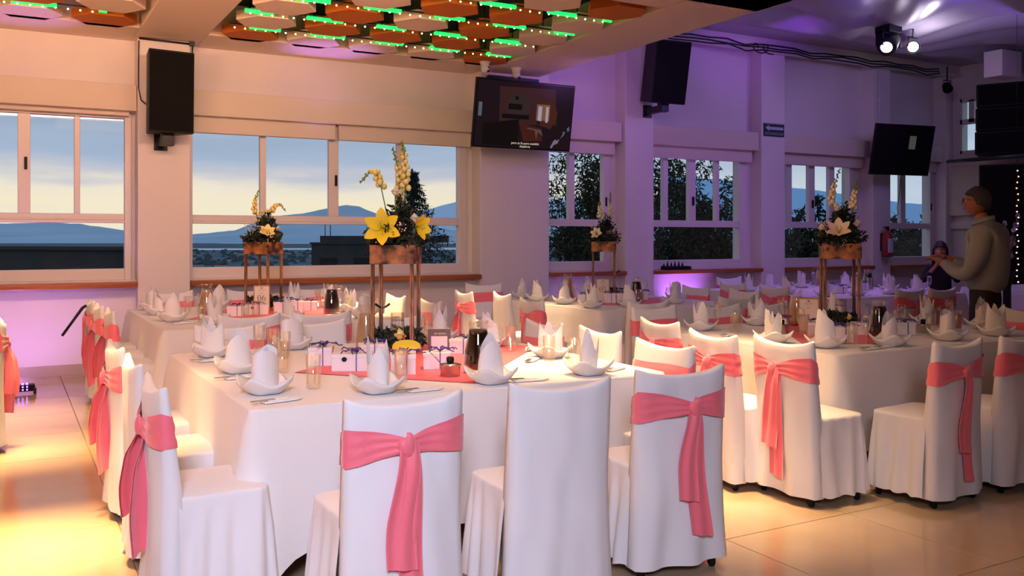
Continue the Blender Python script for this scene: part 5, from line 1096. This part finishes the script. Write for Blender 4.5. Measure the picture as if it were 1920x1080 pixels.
def head(parent, c, yaw, pitch, hair, long_=False, glasses=False, sm='skin'):
    """face looks to local -Y"""
    T = Tr(*c) @ Rz(yaw) @ Rx(pitch); b = MB()
    def fn(u, v):
        a = 2*PI*u; t = PI*v; st, ct = math.sin(t), -math.cos(t); x = 0.076*st*math.cos(a); y = 0.098*st*math.sin(a); z = 0.118*ct
        if z < 0: k = -z/0.118; x *= 1-0.34*k*k; y = y*(1-0.28*k*k)-0.020*k
        f = max(0, -math.sin(a))*st
        g = lambda cx, cz, s: math.exp(-(((x-cx)/s)**2+((z-cz)/s)**2))
        y -= f*(0.026*math.exp(-(x/0.013)**2-((z+0.012)/0.024)**2)+0.008*math.exp(-(x/0.04)**2-((z-0.03)/0.012)**2)+0.008*math.exp(-(x/0.024)**2-((z+0.062)/0.014)**2)+0.010*math.exp(-(x/0.03)**2-((z+0.098)/0.02)**2)-0.010*(g(0.031, 0.012, 0.016)+g(-0.031, 0.012, 0.016)))
        return T @ Vector((x, y, z))
    b.grid(fn, 36, 28, cu=True); h = b.build('head', sm, parent)
    for e in (-1, 1):
        MB().ball((0, 0, 0), 0.012, 10, 8, (1, 1, 1), None).build('eye', 'ivory', h).matrix_local = T @ Tr(e*0.031, -0.078, 0.012)
        MB().ball((0, 0, 0), 0.033, 10, 8, (0.30, 0.62, 1)).build('ear', sm, h).matrix_local = T @ Tr(e*0.078, 0.012, -0.005)
    MB().ball((0, 0, 0), 0.024, 10, 6, (1, 0.35, 0.22)).build('mouth', 'red', h).matrix_local = T @ Tr(0, -0.094, -0.060)
    q = MB()
    def hf(u, v):
        a = 2*PI*u; t = PI*(0.0+v*(0.70 if not long_ else 0.58)); st, ct = math.sin(t), math.cos(t); fr = max(0, -math.sin(a)); lim = 1.0-(0.42 if long_ else 0.50)*fr**0.6-(0 if long_ else 0.20)*abs(math.cos(a))**4
        t2 = t*lim; st, ct = math.sin(t2), math.cos(t2); k = 1.06+0.09*nse(math.cos(a)*6, math.sin(a)*6, t2*7)+(0.12 if long_ else 0.0)*v
        return T @ Vector((0.078*k*st*math.cos(a), 0.103*k*st*math.sin(a)+0.004, 0.118*(k+0.02)*ct+0.003))
    q.grid(hf, 36, 16, cu=True)
    if long_:
        def lf(u, v):
            a = -0.35+(PI+0.7)*u; r_ = 1.16+0.12*v+0.04*nse(u*9, v*3, 2); return T @ Vector((0.080*r_*math.cos(a), 0.108*r_*math.sin(a)+0.006, 0.03-0.30*v))
        q.grid(lf, 30, 10)
    q.build('hair', hair, h).modifiers.new('solid', 'SOLIDIFY').thickness = 0.006
    if glasses:
        g = MB()
        for e in (-1, 1): g.tube([(e*0.031+0.023*math.cos(k*PI/6), -0.108, 0.010+0.017*math.sin(k*PI/6)) for k in range(13)], 0.002, 4); g.tube([(e*0.054, -0.106, 0.014), (e*0.080, -0.03, 0.016), (e*0.080, 0.02, 0.008)], 0.002, 4)
        g.tube([(-0.008, -0.110, 0.014), (0.008, -0.110, 0.014)], 0.002, 4); g.build('glasses', 'dark', h).matrix_local = T
    return h
V3 = Vector
# standing man, local frame: he looks to -Y
man = thing('person', 'grey-haired man in pale long-sleeved shirt and black trousers, standing in profile', 'person', (7.62, 5.02, 0), math.radians(-164)); man.scale = (1.03, 1.03, 1.03)
wl, wr_ = V3((0.14, -0.30, 1.20)), V3((-0.10, -0.31, 1.22))
V = [V3((0, 0.02, 0.96)), V3((0, 0.03, 1.18)), V3((0, 0.045, 1.38)), V3((0, 0.03, 1.50)), V3((0, -0.005, 1.575)), V3((0, -0.02, 1.63)), V3((0.17, 0.05, 1.45)), V3((0.25, 0.06, 1.30)), V3((0.28, -0.02, 1.09)), wl, V3((-0.17, 0.05, 1.45)), V3((-0.25, 0.05, 1.30)), V3((-0.27, -0.04, 1.10)), wr_,
     V3((0.10, 0.02, 0.88)), V3((0.12, -0.01, 0.50)), V3((0.12, 0.04, 0.09)), V3((0.13, -0.13, 0.035)), V3((-0.10, 0.02, 0.88)), V3((-0.12, 0.03, 0.50)), V3((-0.12, 0.09, 0.09)), V3((-0.13, -0.08, 0.035))]
E_ = [(0, 1), (1, 2), (2, 3), (3, 4), (4, 5), (2, 6), (6, 7), (7, 8), (8, 9), (2, 10), (10, 11), (11, 12), (12, 13), (0, 14), (14, 15), (15, 16), (16, 17), (0, 18), (18, 19), (19, 20), (20, 21)]
Rr = [(0.13, 0.10), (0.13, 0.10), (0.13, 0.10), 0.07, 0.058, 0.055, 0.055, 0.045, 0.038, 0.026, 0.055, 0.045, 0.038, 0.026, 0.075, 0.05, 0.036, 0.03, 0.075, 0.05, 0.036, 0.03]
hand(V, E_, Rr, wl, 9, (-0.35, -0.85, 0.25), (0, 0, 1), 1); hand(V, E_, Rr, wr_, 13, (0.35, -0.85, 0.25), (0, 0, 1), -1)
bd = skinmesh('body', 'skin', man, V, E_, Rr)
head(bd, (0, -0.045, 1.715), 0.24, -0.06, 'hairgrey', False, True)
SV = [V3((0, 0.02, 0.89)), V3((0, 0.03, 1.12)), V3((0, 0.05, 1.34)), V3((0, 0.045, 1.46)), V3((0, 0.02, 1.545)), V3((0.18, 0.05, 1.44)), V3((0.255, 0.06, 1.28)), V3((0.29, -0.03, 1.08)), V3((0.225, -0.16, 1.12)), wl+V3((0.008, 0.02, -0.006)), V3((-0.18, 0.05, 1.44)), V3((-0.255, 0.05, 1.28)), V3((-0.28, -0.05, 1.09)), V3((-0.20, -0.17, 1.14)), wr_+V3((-0.008, 0.02, -0.006))]
skinmesh('shirt', 'shirt', man, SV, [(0, 1), (1, 2), (2, 3), (3, 4), (3, 5), (5, 6), (6, 7), (7, 8), (8, 9), (3, 10), (10, 11), (11, 12), (12, 13), (13, 14)], [(0.20, 0.165), (0.225, 0.20), (0.215, 0.175), (0.15, 0.12), 0.072, (0.095, 0.10), 0.083, 0.072, 0.060, 0.042, (0.095, 0.10), 0.083, 0.072, 0.060, 0.042])
q = MB(); q.grid(lambda u, v: ((0.072+0.012*v)*math.cos(2*PI*u), 0.012+(0.080+0.014*v)*math.sin(2*PI*u)-0.01*v, 1.575-0.045*v+0.022*math.sin(2*PI*u)), 24, 4, cu=True); q.build('collar', 'shirt', man).modifiers.new('solid', 'SOLIDIFY').thickness = 0.005
TV = [V3((0, 0.02, 1.06)), V3((0, 0.025, 0.88)), V3((0.105, 0.02, 0.78)), V3((0.12, -0.005, 0.50)), V3((0.12, 0.04, 0.10)), V3((-0.105, 0.02, 0.78)), V3((-0.12, 0.03, 0.50)), V3((-0.12, 0.09, 0.10))]
skinmesh('trousers', 'trouser', man, TV, [(0, 1), (1, 2), (2, 3), (3, 4), (1, 5), (5, 6), (6, 7)], [(0.165, 0.125), (0.17, 0.135), 0.10, 0.078, 0.066, 0.10, 0.078, 0.066])
for x, y in ((0.12, 0.04), (-0.12, 0.09)): MB().ball((x, y-0.06, 0.04), 0.05, 12, 8, (1, 2.6, 0.85)).build('shoe', 'black', man)
# seated woman at the far end of the purple-lit table
wo = thing('person', 'seated woman with long black hair and black top, hands raised to her face', 'person', (10.98, 7.84, 0), math.radians(-52))
wl, wr_ = V3((0.06, -0.20, 1.06)), V3((-0.05, -0.20, 1.08))
V = [V3((0, 0.06, 0.52)), V3((0, 0.05, 0.78)), V3((0, 0.02, 0.98)), V3((0, 0.0, 1.09)), V3((0, -0.02, 1.16)), V3((0.15, 0.02, 1.04)), V3((0.22, -0.10, 0.86)), wl, V3((-0.15, 0.02, 1.04)), V3((-0.22, -0.10, 0.86)), wr_, V3((0.10, 0.0, 0.50)), V3((0.12, -0.42, 0.50)), V3((0.12, -0.42, 0.08)), V3((0.12, -0.54, 0.03)), V3((-0.10, 0.0, 0.50)), V3((-0.12, -0.42, 0.50)), V3((-0.12, -0.42, 0.08)), V3((-0.12, -0.54, 0.03))]
E_ = [(0, 1), (1, 2), (2, 3), (3, 4), (2, 5), (5, 6), (6, 7), (2, 8), (8, 9), (9, 10), (0, 11), (11, 12), (12, 13), (13, 14), (0, 15), (15, 16), (16, 17), (17, 18)]
Rr = [(0.14, 0.11), (0.12, 0.09), (0.12, 0.08), 0.055, 0.045, 0.045, 0.036, 0.024, 0.045, 0.036, 0.024, 0.08, 0.055, 0.034, 0.028, 0.08, 0.055, 0.034, 0.028]
hand(V, E_, Rr, wl, 7, (-0.25, -0.1, 0.95), (0, 1, 0), 1); hand(V, E_, Rr, wr_, 10, (0.25, -0.1, 0.95), (0, 1, 0), -1)
bd = skinmesh('body', 'skin', wo, V, E_, Rr); head(bd, (0, -0.045, 1.265), 0.0, 0.12, 'hairblack', True)
skinmesh('top', 'blacktop', wo, [V3((0, 0.06, 0.52)), V3((0, 0.05, 0.78)), V3((0, 0.02, 1.0)), V3((0, 0.0, 1.075)), V3((0.15, 0.02, 1.035)), V3((0.22, -0.10, 0.86)), V3((0.12, -0.165, 0.985)), V3((-0.15, 0.02, 1.035)), V3((-0.22, -0.10, 0.86)), V3((-0.11, -0.165, 0.99))], [(0, 1), (1, 2), (2, 3), (2, 4), (4, 5), (5, 6), (2, 7), (7, 8), (8, 9)], [(0.17, 0.13), (0.15, 0.115), (0.14, 0.10), 0.062, 0.062, 0.05, 0.038, 0.062, 0.05, 0.038])
skinmesh('trousers', 'trouser', wo, [V3((0, 0.06, 0.58)), V3((0.10, 0.0, 0.51)), V3((0.12, -0.42, 0.50)), V3((0.12, -0.42, 0.10)), V3((-0.10, 0.0, 0.51)), V3((-0.12, -0.42, 0.50)), V3((-0.12, -0.42, 0.10))], [(0, 1), (1, 2), (2, 3), (0, 4), (4, 5), (5, 6)], [(0.17, 0.13), 0.10, 0.07, 0.045, 0.10, 0.07, 0.045])
c = dup(PROTO[(0, 0)], (10.98, 7.90, 0), math.radians(128), 'covered chair under the seated woman')
